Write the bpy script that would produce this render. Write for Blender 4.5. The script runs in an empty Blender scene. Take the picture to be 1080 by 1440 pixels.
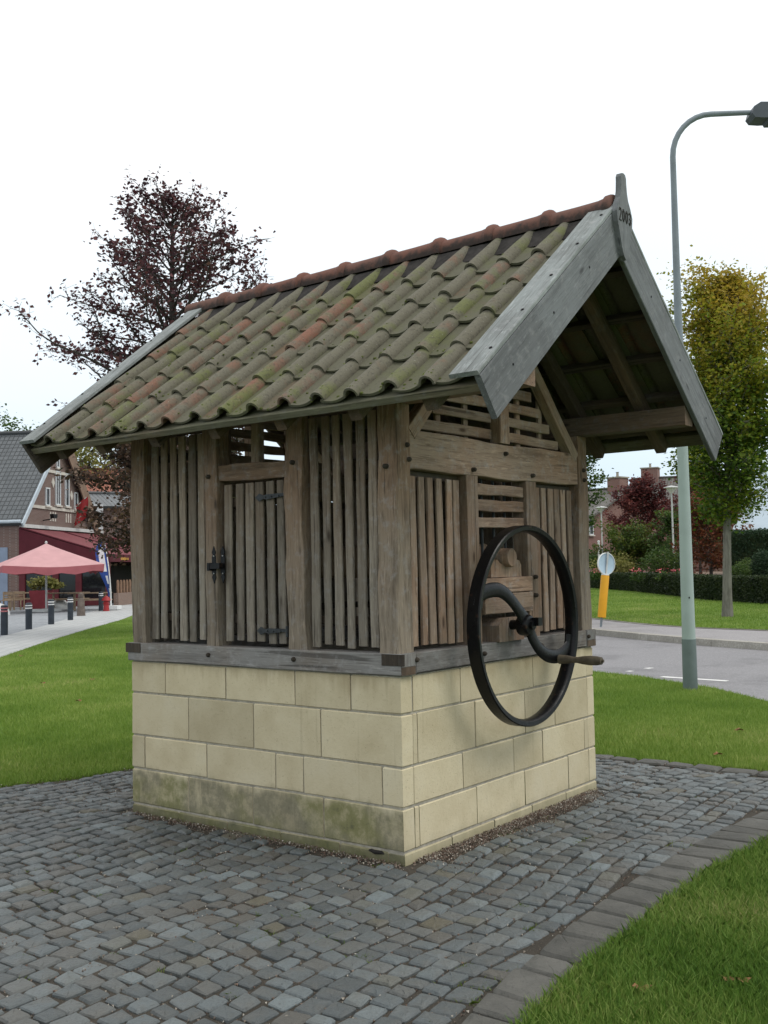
import bpy, math, random
import numpy as np
from mathutils import Matrix, Vector
from mathutils import noise as mnoise

random.seed(7)
RNG = np.random.default_rng(7)
S = bpy.context.scene
COL = S.collection
PI = math.pi
def V(*a): return Vector(a)
def R(d): return math.radians(d)

# ------------------------------------------------------------------ camera
F_PX, YAW, PIT, ROL = 1458.44, 0.6561, 0.0537, -0.0201
CAM = V(-4.5343, -3.4001, 1.6)
FW = V(math.cos(YAW)*math.cos(PIT), math.sin(YAW)*math.cos(PIT), math.sin(PIT))
_r = V(math.sin(YAW), -math.cos(YAW), 0)
_u = _r.cross(FW)
RT = _r*math.cos(ROL) + _u*math.sin(ROL)
UP = -_r*math.sin(ROL) + _u*math.cos(ROL)
cd = bpy.data.cameras.new('camera'); cam = bpy.data.objects.new('camera', cd); COL.objects.link(cam)
m = Matrix.Identity(4)
for i in range(3):
    m[i][0] = RT[i]; m[i][1] = UP[i]; m[i][2] = -FW[i]; m[i][3] = CAM[i]
cam.matrix_world = m
cd.sensor_fit = 'VERTICAL'; cd.sensor_height = 36.0; cd.lens = F_PX/1440*36
cd.clip_start = 0.05; cd.clip_end = 2000
S.camera = cam

# ------------------------------------------------------------------ world, sun, exposure
SUN_DIR = V(0.25, -0.62, 0.95).normalized()          # towards the veiled sun
w = bpy.data.worlds.new('World'); S.world = w; w.use_nodes = True
nt = w.node_tree; nt.nodes.clear()
out = nt.nodes.new('ShaderNodeOutputWorld')
sky = nt.nodes.new('ShaderNodeTexSky'); sky.sky_type = 'NISHITA'; sky.sun_disc = False
sky.sun_elevation = math.asin(SUN_DIR.z); sky.sun_rotation = math.atan2(SUN_DIR.x, SUN_DIR.y)
tc = nt.nodes.new('ShaderNodeTexCoord'); sp = nt.nodes.new('ShaderNodeSeparateXYZ')
nt.links.new(tc.outputs['Generated'], sp.inputs[0])
mp = nt.nodes.new('ShaderNodeMapping'); mp.inputs['Scale'].default_value = (1.0, 1.0, 2.6)
nt.links.new(tc.outputs['Generated'], mp.inputs[0])
cn = nt.nodes.new('ShaderNodeTexNoise'); cn.inputs['Scale'].default_value = 1.7; cn.inputs['Detail'].default_value = 5
cn.inputs['Roughness'].default_value = 0.52
nt.links.new(mp.outputs[0], cn.inputs['Vector'])
ma = nt.nodes.new('ShaderNodeMath'); ma.operation = 'MULTIPLY_ADD'       # elevation plus cloud wobble
ma.inputs[1].default_value = 0.30; nt.links.new(cn.outputs['Fac'], ma.inputs[0]); nt.links.new(sp.outputs['Z'], ma.inputs[2])
rp = nt.nodes.new('ShaderNodeValToRGB')                                    # overcast deck: paler and brighter overhead
e = rp.color_ramp.elements
e[0].position = 0.10; e[0].color = (0.52, 0.66, 0.78, 1)
e[1].position = 0.62; e[1].color = (1.0, 1.0, 1.0, 1)
k = e.new(0.27); k.color = (0.71, 0.815, 0.89, 1)
k = e.new(0.44); k.color = (0.85, 0.92, 0.965, 1)
nt.links.new(ma.outputs[0], rp.inputs[0])
b1 = nt.nodes.new('ShaderNodeBackground'); b1.inputs[1].default_value = 1.10
nt.links.new(rp.outputs[0], b1.inputs[0])
b2 = nt.nodes.new('ShaderNodeBackground'); b2.inputs[1].default_value = 0.05
nt.links.new(sky.outputs[0], b2.inputs[0])
mx = nt.nodes.new('ShaderNodeMixShader'); mx.inputs[0].default_value = 0.88
nt.links.new(b2.outputs[0], mx.inputs[1]); nt.links.new(b1.outputs[0], mx.inputs[2])
nt.links.new(mx.outputs[0], out.inputs[0])
sd = bpy.data.lights.new('sun', 'SUN'); sd.energy = 1.15; sd.angle = R(25); sd.color = (1, 0.97, 0.92)
so = bpy.data.objects.new('sun', sd); COL.objects.link(so)
so.rotation_euler = (-SUN_DIR).to_track_quat('-Z', 'Y').to_euler(); so.location = (0, 0, 30)
S.view_settings.view_transform = 'Standard'; S.view_settings.look = 'None'
S.view_settings.exposure = 0.30; S.view_settings.gamma = 1.0
S.render.engine = 'CYCLES'; S.cycles.max_bounces = 8; S.cycles.diffuse_bounces = 2

# ------------------------------------------------------------------ pixel -> place (1080 x 1440 photograph)
def ray(x, y): return FW + RT*((x-540)/F_PX) - UP*((y-720)/F_PX)
def gp(x, y, z=0.0):
    d = ray(x, y); return CAM + d*((z-CAM.z)/d.z)
def pl(x, y, ax, v):
    d = ray(x, y); return CAM + d*((v-CAM[ax])/d[ax])
def at(x, y, dist): return CAM + ray(x, y)*dist
def project(P):
    d = Vector(P) - CAM; z = d.dot(FW)
    return 540+F_PX*d.dot(RT)/z, 720-F_PX*d.dot(UP)/z, z

# ------------------------------------------------------------------ materials
class NT:
    def __init__(s, name):
        s.m = bpy.data.materials.new(name); s.m.use_nodes = True; s.t = s.m.node_tree
        s.b = s.t.nodes['Principled BSDF']; s.o = s.t.nodes['Material Output']
        s.b.inputs['Specular IOR Level'].default_value = 0.3
    def n(s, typ, **kw):
        nd = s.t.nodes.new('ShaderNode'+typ)
        for k, v in kw.items():
            if k in nd.inputs.keys(): nd.inputs[k].default_value = v
            else: setattr(nd, k, v)
        return nd
    def l(s, a, b): s.t.links.new(a, b)
    def ramp(s, fac, stops):
        r = s.n('ValToRGB'); e = r.color_ramp.elements
        while len(e) < len(stops): e.new(0.5)
        for el, (p, c) in zip(e, stops):
            el.position = p; el.color = (*c, 1) if len(c) == 3 else c
        s.l(fac, r.inputs[0]); return r.outputs[0]
    def mix(s, fac, a, b, mode='MIX'):
        x = s.n('Mix', data_type='RGBA', blend_type=mode)
        for sock, v in ((x.inputs[0], fac), (x.inputs[6], a), (x.inputs[7], b)):
            if isinstance(v, (int, float)): sock.default_value = v
            elif isinstance(v, tuple): sock.default_value = (*v, 1)
            else: s.l(v, sock)
        return x.outputs[2]
    def math(s, op, a, b=0.0, c=None, clamp=False):
        x = s.n('Math', operation=op, use_clamp=clamp)
        for i, v in enumerate((a, b, c)):
            if v is None: continue
            if isinstance(v, (int, float)): x.inputs[i].default_value = v
            else: s.l(v, x.inputs[i])
        return x.outputs[0]
    def coords(s, kind='Object', scale=(1, 1, 1), rnd=True):
        t = s.n('TexCoord'); v = t.outputs[kind]
        if rnd:
            oi = s.n('ObjectInfo'); sc = s.n('VectorMath', operation='SCALE'); cb = s.n('CombineXYZ')
            for i in range(3): s.l(oi.outputs['Random'], cb.inputs[i])
            s.l(cb.outputs[0], sc.inputs[0]); sc.inputs[3].default_value = 37.0
            ad = s.n('VectorMath', operation='ADD'); s.l(v, ad.inputs[0]); s.l(sc.outputs[0], ad.inputs[1]); v = ad.outputs[0]
        mp = s.n('Mapping'); mp.inputs['Scale'].default_value = scale; s.l(v, mp.inputs[0])
        return mp.outputs[0]
    def noise(s, vec, scale, detail=4, rough=0.55, out='Fac'):
        x = s.n('TexNoise'); x.inputs['Scale'].default_value = scale; x.inputs['Detail'].default_value = detail
        x.inputs['Roughness'].default_value = rough; s.l(vec, x.inputs['Vector']); return x.outputs[out]
    def rnd(s): return s.n('ObjectInfo').outputs['Random']
    def island(s): return s.n('NewGeometry').outputs['Random Per Island']
    def posz(s):
        g = s.n('NewGeometry'); x = s.n('SeparateXYZ'); s.l(g.outputs['Position'], x.inputs[0]); return x.outputs[2]
    def sstep(s, v, lo, hi):
        x = s.n('MapRange', interpolation_type='SMOOTHSTEP'); s.l(v, x.inputs[0])
        x.inputs[1].default_value = lo; x.inputs[2].default_value = hi; return x.outputs[0]
    def val(s, col, fac, lo, hi):
        h = s.n('HueSaturation'); mr = s.n('MapRange'); s.l(fac, mr.inputs[0]); mr.inputs[3].default_value = lo; mr.inputs[4].default_value = hi
        s.l(mr.outputs[0], h.inputs['Value']); s.l(col, h.inputs['Color']); return h.outputs[0]
    def bump(s, h, strength=0.3, dist=0.01):
        b = s.n('Bump'); b.inputs['Strength'].default_value = strength; b.inputs['Distance'].default_value = dist
        s.l(h, b.inputs['Height']); s.l(b.outputs[0], s.b.inputs['Normal'])
    def fin(s, col, rough=0.8, **kw):
        if isinstance(col, tuple): s.b.inputs['Base Color'].default_value = (*col, 1)
        else: s.l(col, s.b.inputs['Base Color'])
        if isinstance(rough, (int, float)): s.b.inputs['Roughness'].default_value = rough
        else: s.l(rough, s.b.inputs['Roughness'])
        for k, v in kw.items(): s.b.inputs[k.replace('_', ' ')].default_value = v
        return s.m
M = {}
def plain(name, col, rough=0.7, var=0.25, scale=8.0, **kw):
    n = NT(name); v = n.coords('Object'); f = n.noise(v, scale, 5)
    c = n.ramp(f, [(0.3, tuple(x*(1-var) for x in col)), (0.7, tuple(min(1, x*(1+var)) for x in col))])
    n.bump(n.noise(v, scale*8, 3), 0.08, 0.004)
    M[name] = n.fin(c, rough, **kw); return M[name]
def wood(name, grey, brown, dark, zmix=None, lo=0.75, hi=1.22):
    n = NT(name)
    v = n.coords('Object', (1, 1, 1)); vs = n.coords('Object', (26, 26, 1.3)); vf = n.coords('Object', (120, 120, 5.0))
    big = n.noise(v, 2.2, 4); grain = n.noise(vs, 1.0, 6, 0.62); fine = n.noise(vf, 1.0, 4, 0.6)
    if zmix:
        z = n.math('ADD', n.posz(), n.math('MULTIPLY', n.math('SUBTRACT', big, 0.5), 1.1))
        f = n.sstep(z, *zmix)
    else: f = n.sstep(big, 0.42, 0.66)
    base = n.mix(f, grey, brown)
    c = n.mix(n.sstep(grain, 0.46, 0.74), base, n.mix(0.5, base, dark))
    c = n.mix(n.math('MULTIPLY', n.sstep(fine, 0.50, 0.68), 0.5), c, dark)
    pale = n.noise(n.coords('Object', (60, 60, 9)), 1.0, 3, 0.7); c = n.mix(n.math('MULTIPLY', n.sstep(pale, 0.54, 0.72), 0.45), c, tuple(min(1, x*1.75) for x in grey))
    crack = n.noise(n.coords('Object', (34, 34, 0.9)), 1.0, 2, 0.4); c = n.mix(n.math('MULTIPLY', n.sstep(crack, 0.68, 0.72), 0.6), c, tuple(x*0.45 for x in dark))
    st = n.noise(n.coords('Object', (9, 9, 2.2)), 1.0, 5, 0.65); c = n.mix(n.math('MULTIPLY', n.sstep(st, 0.52, 0.72), 0.55), c, dark)
    gr = n.noise(n.coords('Object', (15, 15, 15)), 1.0, 6, 0.72); c = n.mix(n.math('MULTIPLY', n.sstep(gr, 0.50, 0.70), 0.4), c, tuple(min(1, sum(grey)/3*1.5) for _ in grey))
    kn = n.n('TexVoronoi'); kn.inputs['Scale'].default_value = 1.0; n.l(n.coords('Object', (7, 7, 2.3)), kn.inputs['Vector'])
    c = n.mix(n.math('SUBTRACT', 1.0, n.sstep(kn.outputs['Distance'], 0.03, 0.13)), c, dark)
    c = n.val(c, n.rnd(), lo, hi)
    hgt = n.math('ADD', n.math('MULTIPLY', grain, 0.7), n.math('MULTIPLY', fine, 0.5))
    n.bump(hgt, 0.55, 0.006)
    M[name] = n.fin(c, 0.86); return M[name]
wood('wood_post', (0.225, 0.186, 0.142), (0.225, 0.143, 0.090), (0.052, 0.038, 0.027), (1.3, 2.4))
wood('wood_slat', (0.218, 0.192, 0.155), (0.205, 0.142, 0.094), (0.05, 0.038, 0.028), (1.4, 2.6), 0.68, 1.28)
wood('wood_warm', (0.285, 0.212, 0.155), (0.280, 0.180, 0.118), (0.085, 0.052, 0.034))
wood('wood_sill', (0.205, 0.200, 0.190), (0.19, 0.168, 0.145), (0.07, 0.062, 0.056))
wood('wood_silver', (0.158, 0.168, 0.174), (0.125, 0.130, 0.134), (0.062, 0.064, 0.067), None, 0.94, 1.06)
wood('wood_cap', (0.24, 0.262, 0.258), (0.19, 0.205, 0.20), (0.10, 0.105, 0.10), None, 0.94, 1.06)
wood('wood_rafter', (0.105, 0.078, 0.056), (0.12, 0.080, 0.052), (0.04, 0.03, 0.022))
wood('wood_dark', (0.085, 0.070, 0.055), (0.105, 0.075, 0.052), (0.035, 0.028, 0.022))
wood('wood_end', (0.060, 0.048, 0.036), (0.050, 0.040, 0.030), (0.02, 0.016, 0.012))
wood('wood_eave', (0.125, 0.120, 0.080), (0.14, 0.115, 0.075), (0.05, 0.045, 0.03))

# marlstone blocks; algae and dirt grow low on the shaded long side
n = NT('marlstone')
v = n.coords('Object'); vw = n.n('NewGeometry').outputs['Position']
a = n.noise(v, 3.5, 5); f = n.noise(v, 45, 5, 0.65)
c = n.ramp(a, [(0.28, (0.475, 0.405, 0.260)), (0.55, (0.565, 0.495, 0.335)), (0.8, (0.60, 0.54, 0.39))])
c = n.mix(n.math('MULTIPLY', n.sstep(f, 0.55, 0.75), 0.28), c, (0.27, 0.22, 0.13))
c = n.val(c, n.rnd(), 0.86, 1.06)
por = n.noise(v, 130, 2, 0.5); c = n.mix(n.math('MULTIPLY', n.sstep(por, 0.66, 0.74), 0.6), c, (0.19, 0.15, 0.09))
vstr = n.n('Mapping'); vstr.inputs['Scale'].default_value = (9, 9, 1.6); n.l(vw, vstr.inputs[0])
streak = n.noise(vstr.outputs[0], 1.0, 5, 0.6)
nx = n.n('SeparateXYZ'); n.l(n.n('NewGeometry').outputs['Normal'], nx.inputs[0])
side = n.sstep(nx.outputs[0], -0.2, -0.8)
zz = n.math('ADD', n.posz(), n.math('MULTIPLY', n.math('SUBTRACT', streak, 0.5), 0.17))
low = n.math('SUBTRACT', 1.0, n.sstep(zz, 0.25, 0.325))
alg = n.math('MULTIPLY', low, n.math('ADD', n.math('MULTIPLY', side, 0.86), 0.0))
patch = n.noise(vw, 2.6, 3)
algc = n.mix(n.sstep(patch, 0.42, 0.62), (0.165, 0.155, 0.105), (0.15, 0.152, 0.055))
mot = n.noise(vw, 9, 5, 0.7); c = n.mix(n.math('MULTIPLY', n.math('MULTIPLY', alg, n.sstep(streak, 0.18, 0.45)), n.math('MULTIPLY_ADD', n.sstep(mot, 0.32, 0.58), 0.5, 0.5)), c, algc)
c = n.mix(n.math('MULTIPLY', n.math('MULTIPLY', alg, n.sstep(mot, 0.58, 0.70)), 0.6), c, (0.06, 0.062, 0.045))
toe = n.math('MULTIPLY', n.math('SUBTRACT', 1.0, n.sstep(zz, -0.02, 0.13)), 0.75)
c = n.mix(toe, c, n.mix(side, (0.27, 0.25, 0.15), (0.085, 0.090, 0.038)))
top = n.math('MULTIPLY', n.sstep(n.math('ADD', n.posz(), n.math('MULTIPLY', streak, 0.35)), 1.08, 1.2), 0.5)
c = n.mix(top, c, (0.30, 0.235, 0.135))
wet = n.noise(v, 9, 3)
n.bump(n.math('ADD', n.math('ADD', f, n.math('MULTIPLY', wet, 0.6)), n.math('MULTIPLY', n.sstep(por, 0.66, 0.76), -1.2)), 0.42, 0.005)
run = n.n('Mapping'); run.inputs['Scale'].default_value = (16, 16, 0.7); n.l(vw, run.inputs[0]); rn = n.noise(run.outputs[0], 1.0, 4, 0.6)
c = n.mix(n.math('MULTIPLY', n.sstep(rn, 0.62, 0.76), 0.26), c, (0.25, 0.205, 0.125))
M['marlstone'] = n.fin(c, 0.88)
plain('mortar', (0.33, 0.305, 0.25), 0.92, 0.25, 30)

# cobbles
n = NT('cobble')
v = n.coords('Object'); isl = n.math('FRACT', n.math('ADD', n.rnd(), n.island()))
f = n.noise(v, 60, 6, 0.68); a = n.noise(v, 11, 4)
c = n.ramp(isl, [(0.0, (0.106, 0.122, 0.124)), (0.3, (0.068, 0.077, 0.078)), (0.55, (0.118, 0.138, 0.142)), (0.75, (0.092, 0.088, 0.077)), (0.92, (0.150, 0.178, 0.185)), (1.0, (0.10, 0.092, 0.065))])
c = n.mix(n.sstep(a, 0.42, 0.72), c, n.mix(0.4, c, (0.12, 0.115, 0.10)))
c = n.mix(n.math('MULTIPLY', n.sstep(f, 0.5, 0.75), 0.5), c, (0.05, 0.05, 0.05))
n.bump(n.math('ADD', f, n.math('MULTIPLY', a, 1.2)), 0.8, 0.009)
M['cobble'] = n.fin(c, n.math('MULTIPLY_ADD', f, 0.35, 0.36), Specular_IOR_Level=0.4)
n = NT('border_stone')
v = n.coords('Object'); f = n.noise(v, 75, 6, 0.7); a = n.noise(v, 7, 4)
c = n.ramp(a, [(0.3, (0.078, 0.078, 0.070)), (0.7, (0.118, 0.116, 0.104))]); c = n.val(c, n.rnd(), 0.85, 1.15)
c = n.mix(n.math('MULTIPLY', n.sstep(f, 0.5, 0.72), 0.55), c, (0.05, 0.05, 0.048))
n.bump(n.math('ADD', f, n.math('MULTIPLY', a, 1.2)), 0.7, 0.010); M['border_stone'] = n.fin(c, 0.72)
n = NT('joint_sand')
v = n.n('NewGeometry').outputs['Position']; f = n.noise(v, 190, 4, 0.7); a = n.noise(v, 3.2, 4); g = n.noise(v, 1.7, 4)
c = n.ramp(a, [(0.3, (0.040, 0.036, 0.029)), (0.7, (0.066, 0.056, 0.043))])
c = n.mix(n.math('MULTIPLY', n.sstep(f, 0.58, 0.72), 0.7), c, (0.36, 0.33, 0.28))
c = n.mix(n.math('MULTIPLY', n.sstep(g, 0.60, 0.72), 0.7), c, (0.075, 0.095, 0.03))
n.bump(f, 0.8, 0.008); M['joint_sand'] = n.fin(c, 0.95)
n = NT('pebble')
c = n.ramp(n.island(), [(0, (0.40, 0.37, 0.31)), (0.12, (0.20, 0.165, 0.13)), (0.5, (0.105, 0.080, 0.064)), (0.75, (0.14, 0.082, 0.060)), (0.88, (0.22, 0.18, 0.14)), (1, (0.50, 0.47, 0.41))])
M['pebble'] = n.fin(c, 0.8)

# roof tiles
n = NT('pantile')
v = n.coords('Object'); vw = n.n('NewGeometry').outputs['Position']
a = n.noise(v, 7, 5, 0.6); f = n.noise(v, 55, 5, 0.65); g = n.noise(vw, 1.9, 3)
clay = n.mix(n.rnd(), (0.200, 0.092, 0.060), (0.160, 0.102, 0.072))
algae = n.mix(a, (0.106, 0.098, 0.064), (0.150, 0.140, 0.110))
oi = n.n('ObjectInfo').outputs['Random']
amt = n.math('ADD', n.math('MULTIPLY', a, 0.9), n.math('MULTIPLY', n.math('FRACT', n.math('MULTIPLY', oi, 7.31)), 0.38))
c = n.mix(n.sstep(amt, 0.36, 0.60), clay, algae)
moss = n.math('MULTIPLY', n.sstep(n.math('ADD', n.math('MULTIPLY', a, 0.5), n.math('MULTIPLY', g, 0.6)), 0.56, 0.70), 0.75)
c = n.mix(moss, c, (0.115, 0.130, 0.036))
c = n.mix(n.math('MULTIPLY', n.sstep(f, 0.50, 0.68), 0.55), c, (0.05, 0.044, 0.036))
lic = n.noise(v, 120, 2, 0.5); c = n.mix(n.math('MULTIPLY', n.sstep(lic, 0.66, 0.74), 0.6), c, (0.30, 0.30, 0.25))
sx = n.n('SeparateXYZ'); n.l(n.n('TexCoord').outputs['Object'], sx.inputs[0])
pan = n.math('MULTIPLY', n.math('SUBTRACT', 1.0, n.sstep(sx.outputs[0], 0.135, 0.165)), 0.6)
c = n.mix(pan, c, n.mix(a, (0.070, 0.074, 0.040), (0.105, 0.102, 0.070)))
n.bump(n.math('ADD', f, a), 0.35, 0.004); M['pantile'] = n.fin(c, 0.85)
n = NT('ridge_clay')
v = n.coords('Object'); a = n.noise(v, 9, 5, 0.65); f = n.noise(v, 60, 5, 0.7)
c = n.mix(n.rnd(), (0.165, 0.070, 0.050), (0.140, 0.072, 0.056))
sx = n.n('SeparateXYZ'); n.l(n.n('TexCoord').outputs['Object'], sx.inputs[0])
soot = n.sstep(n.math('ADD', n.math('MULTIPLY', a, 0.22), sx.outputs[2]), 0.165, 0.10)
c = n.mix(n.math('MULTIPLY', soot, 0.9), c, (0.03, 0.026, 0.024))
c = n.mix(n.math('MULTIPLY', n.sstep(f, 0.5, 0.75), 0.5), c, (0.10, 0.06, 0.05))
n.bump(f, 0.3, 0.004); M['ridge_clay'] = n.fin(c, 0.85)
plain('moss_pad', (0.085, 0.100, 0.026), 0.95, 0.45, 25)
plain('soot_mortar', (0.028, 0.025, 0.023), 0.95, 0.5, 20)
n = NT('black_iron')
v = n.coords('Object'); f = n.noise(v, 35, 5, 0.6)
c = n.mix(n.sstep(f, 0.62, 0.75), (0.005, 0.0053, 0.006), (0.026, 0.020, 0.016))
ru = n.noise(v, 14, 5, 0.7); c = n.mix(n.math('MULTIPLY', n.sstep(ru, 0.60, 0.70), 0.55), c, (0.050, 0.026, 0.016))
n.bump(n.math('ADD', f, n.math('MULTIPLY', ru, 0.7)), 0.35, 0.004); M['black_iron'] = n.fin(c, n.math('MULTIPLY_ADD', f, 0.34, 0.16), Specular_IOR_Level=0.2)
plain('hinge_iron', (0.03, 0.034, 0.037), 0.45, 0.4, 40)
plain('handle_wood', (0.085, 0.070, 0.048), 0.6, 0.35, 25)
plain('steel_pin', (0.45, 0.45, 0.44), 0.35, 0.2, 40, Metallic=0.8)

# ground
n = NT('lawn_soil')
v = n.n('NewGeometry').outputs['Position']; a = n.noise(v, 0.35, 4); b = n.noise(v, 2.2, 5, 0.65); f = n.noise(v, 60, 4, 0.7)
c = n.ramp(n.math('ADD', n.math('MULTIPLY', a, 0.5), n.math('MULTIPLY', b, 0.5)), [(0.33, (0.105, 0.185, 0.022)), (0.5, (0.140, 0.225, 0.028)), (0.68, (0.185, 0.255, 0.040))])
c = n.mix(n.math('MULTIPLY', n.sstep(f, 0.42, 0.66), 0.55), c, (0.060, 0.115, 0.014))
n.bump(f, 1.0, 0.03); M['lawn_soil'] = n.fin(c, 0.9)
def grassmat(name, c0, c1, c2):
    n = NT(name); v = n.n('NewGeometry').outputs['Position']; a = n.noise(v, 1.1, 4); a2 = n.noise(v, 0.32, 3)
    f = n.math('ADD', n.math('MULTIPLY', n.island(), 0.5), n.math('ADD', n.math('MULTIPLY', a, 0.75), n.math('MULTIPLY_ADD', a2, 1.1, -0.68)))
    c = n.ramp(f, [(0.15, c0), (0.52, c1), (0.80, c2), (0.98, (0.42, 0.40, 0.17))])
    tr = n.n('BsdfTranslucent'); n.l(c, tr.inputs[0]); ms = n.n('MixShader'); ms.inputs[0].default_value = 0.35
    n.fin(c, 0.6); n.l(n.b.outputs[0], ms.inputs[1]); n.l(tr.outputs[0], ms.inputs[2]); n.l(ms.outputs[0], n.o.inputs[0])
    M[name] = n.m
grassmat('grass_blade', (0.122, 0.220, 0.030), (0.195, 0.302, 0.048), (0.320, 0.400, 0.100))
grassmat('grass_deep', (0.070, 0.150, 0.022), (0.130, 0.240, 0.036), (0.280, 0.370, 0.090))
grassmat('moss_tuft', (0.075, 0.130, 0.018), (0.12, 0.19, 0.025), (0.20, 0.24, 0.06))
def speck(name, c0, c1, fs=260, rough=0.9):
    n = NT(name); v = n.n('NewGeometry').outputs['Position']; a = n.noise(v, 0.9, 4); f = n.noise(v, fs, 3, 0.7)
    c = n.mix(a, c0, c1); c = n.mix(n.sstep(f, 0.45, 0.7), c, tuple(x*1.35 for x in c1)); g = n.noise(v, 0.35, 5, 0.7); c = n.mix(n.math('MULTIPLY', n.sstep(g, 0.5, 0.62), 0.4), c, tuple(x*0.62 for x in c0)); n.bump(f, 0.3, 0.004)
    M[name] = n.fin(c, rough)
speck('asphalt', (0.185, 0.183, 0.190), (0.225, 0.222, 0.228), 45)
speck('path_asphalt', (0.235, 0.225, 0.228), (0.275, 0.265, 0.268), 50)
speck('kerb_stone', (0.29, 0.275, 0.24), (0.34, 0.325, 0.29), 30)
speck('plaza_paving', (0.215, 0.230, 0.245), (0.255, 0.27, 0.285), 8)
n = NT('sidewalk_slab')
v = n.n('NewGeometry').outputs['Position']; mp = n.n('Mapping'); mp.inputs['Rotation'].default_value = (0, 0, R(-42)); n.l(v, mp.inputs[0])
br = n.n('TexBrick'); n.l(mp.outputs[0], br.inputs['Vector']); br.inputs['Scale'].default_value = 1.0
br.inputs['Brick Width'].default_value = 0.6; br.inputs['Row Height'].default_value = 0.3; br.inputs['Mortar Size'].default_value = 0.008
br.inputs['Color1'].default_value = (0.37, 0.385, 0.385, 1); br.inputs['Color2'].default_value = (0.43, 0.44, 0.435, 1); br.inputs['Mortar'].default_value = (0.2, 0.2, 0.19, 1)
a = n.noise(v, 2.5, 4); c = n.mix(n.math('MULTIPLY', a, 0.25), br.outputs[0], (0.25, 0.25, 0.25)); M['sidewalk_slab'] = n.fin(c, 0.85)
plain('terrace_soil', (0.16, 0.115, 0.085), 0.9, 0.25, 1.5)
plain('road_paint', (0.68, 0.68, 0.66), 0.7, 0.12, 6)

# foliage
def leafmat(name, stops, nscale=0.7, trans=0.35, zr=None, zw=0.5):
    n = NT(name); v = n.n('NewGeometry').outputs['Position']; a = n.noise(v, nscale, 4, 0.6)
    f = n.math('ADD', n.math('MULTIPLY', n.math('SUBTRACT', n.island(), 0.5), 0.55), a)
    if zr: f = n.math('ADD', f, n.math('MULTIPLY', n.math('SUBTRACT', n.sstep(n.posz(), *zr), 0.5), zw))
    c = n.ramp(f, stops)
    tr = n.n('BsdfTranslucent'); n.l(c, tr.inputs[0]); ms = n.n('MixShader'); ms.inputs[0].default_value = trans
    n.fin(c, 0.55); n.l(n.b.outputs[0], ms.inputs[1]); n.l(tr.outputs[0], ms.inputs[2]); n.l(ms.outputs[0], n.o.inputs[0])
    M[name] = n.m
leafmat('leaf_beech', [(0.2, (0.038, 0.015, 0.021)), (0.5, (0.082, 0.027, 0.034)), (0.72, (0.14, 0.050, 0.050)), (0.95, (0.19, 0.10, 0.078))], 0.9, 0.25)
leafmat('leaf_beech_low', [(0.2, (0.035, 0.035, 0.020)), (0.5, (0.085, 0.050, 0.036)), (0.72, (0.15, 0.085, 0.055)), (0.95, (0.24, 0.16, 0.11))], 0.9, 0.25)
leafmat('leaf_hornbeam', [(0.08, (0.055, 0.110, 0.013)), (0.32, (0.150, 0.220, 0.020)), (0.62, (0.28, 0.275, 0.024)), (0.97, (0.42, 0.30, 0.042))], 0.8, 0.45, (3.6, 9.2), 0.62)
leafmat('leaf_green', [(0.2, (0.025, 0.055, 0.012)), (0.5, (0.055, 0.105, 0.020)), (0.85, (0.11, 0.16, 0.03))], 0.8)
leafmat('leaf_red', [(0.2, (0.062, 0.020, 0.022)), (0.5, (0.125, 0.030, 0.030)), (0.75, (0.21, 0.062, 0.05)), (0.95, (0.25, 0.11, 0.085))], 0.8)
leafmat('leaf_rust', [(0.2, (0.055, 0.052, 0.016)), (0.42, (0.16, 0.062, 0.028)), (0.62, (0.23, 0.062, 0.035)), (0.9, (0.24, 0.135, 0.04))], 0.9)
leafmat('leaf_acer', [(0.2, (0.035, 0.070, 0.012)), (0.5, (0.075, 0.120, 0.018)), (0.72, (0.13, 0.15, 0.028)), (0.95, (0.20, 0.12, 0.045))], 0.9)
leafmat('leaf_hedge', [(0.2, (0.014, 0.026, 0.009)), (0.5, (0.026, 0.045, 0.014)), (0.85, (0.055, 0.072, 0.025))], 2.0)
leafmat('leaf_conifer', [(0.2, (0.016, 0.036, 0.018)), (0.5, (0.028, 0.060, 0.026)), (0.85, (0.05, 0.09, 0.04))], 2.0)
leafmat('leaf_yellow', [(0.2, (0.09, 0.11, 0.02)), (0.5, (0.20, 0.20, 0.05)), (0.85, (0.33, 0.30, 0.11))], 2.0)
plain('petal_pink', (0.62, 0.13, 0.16), 0.6, 0.3, 10)
plain('dead_leaf', (0.20, 0.10, 0.045), 0.8, 0.4, 30)
def bark(name, c0, c1):
    n = NT(name); v = n.coords('Object', (6, 6, 1.2)); f = n.noise(v, 3, 6, 0.65); n.bump(f, 0.6, 0.02)
    M[name] = n.fin(n.ramp(f, [(0.3, c0), (0.7, c1)]), 0.9)
bark('bark_grey', (0.10, 0.095, 0.078), (0.215, 0.205, 0.175)); bark('bark_dark', (0.035, 0.030, 0.026), (0.085, 0.075, 0.066))

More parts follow.
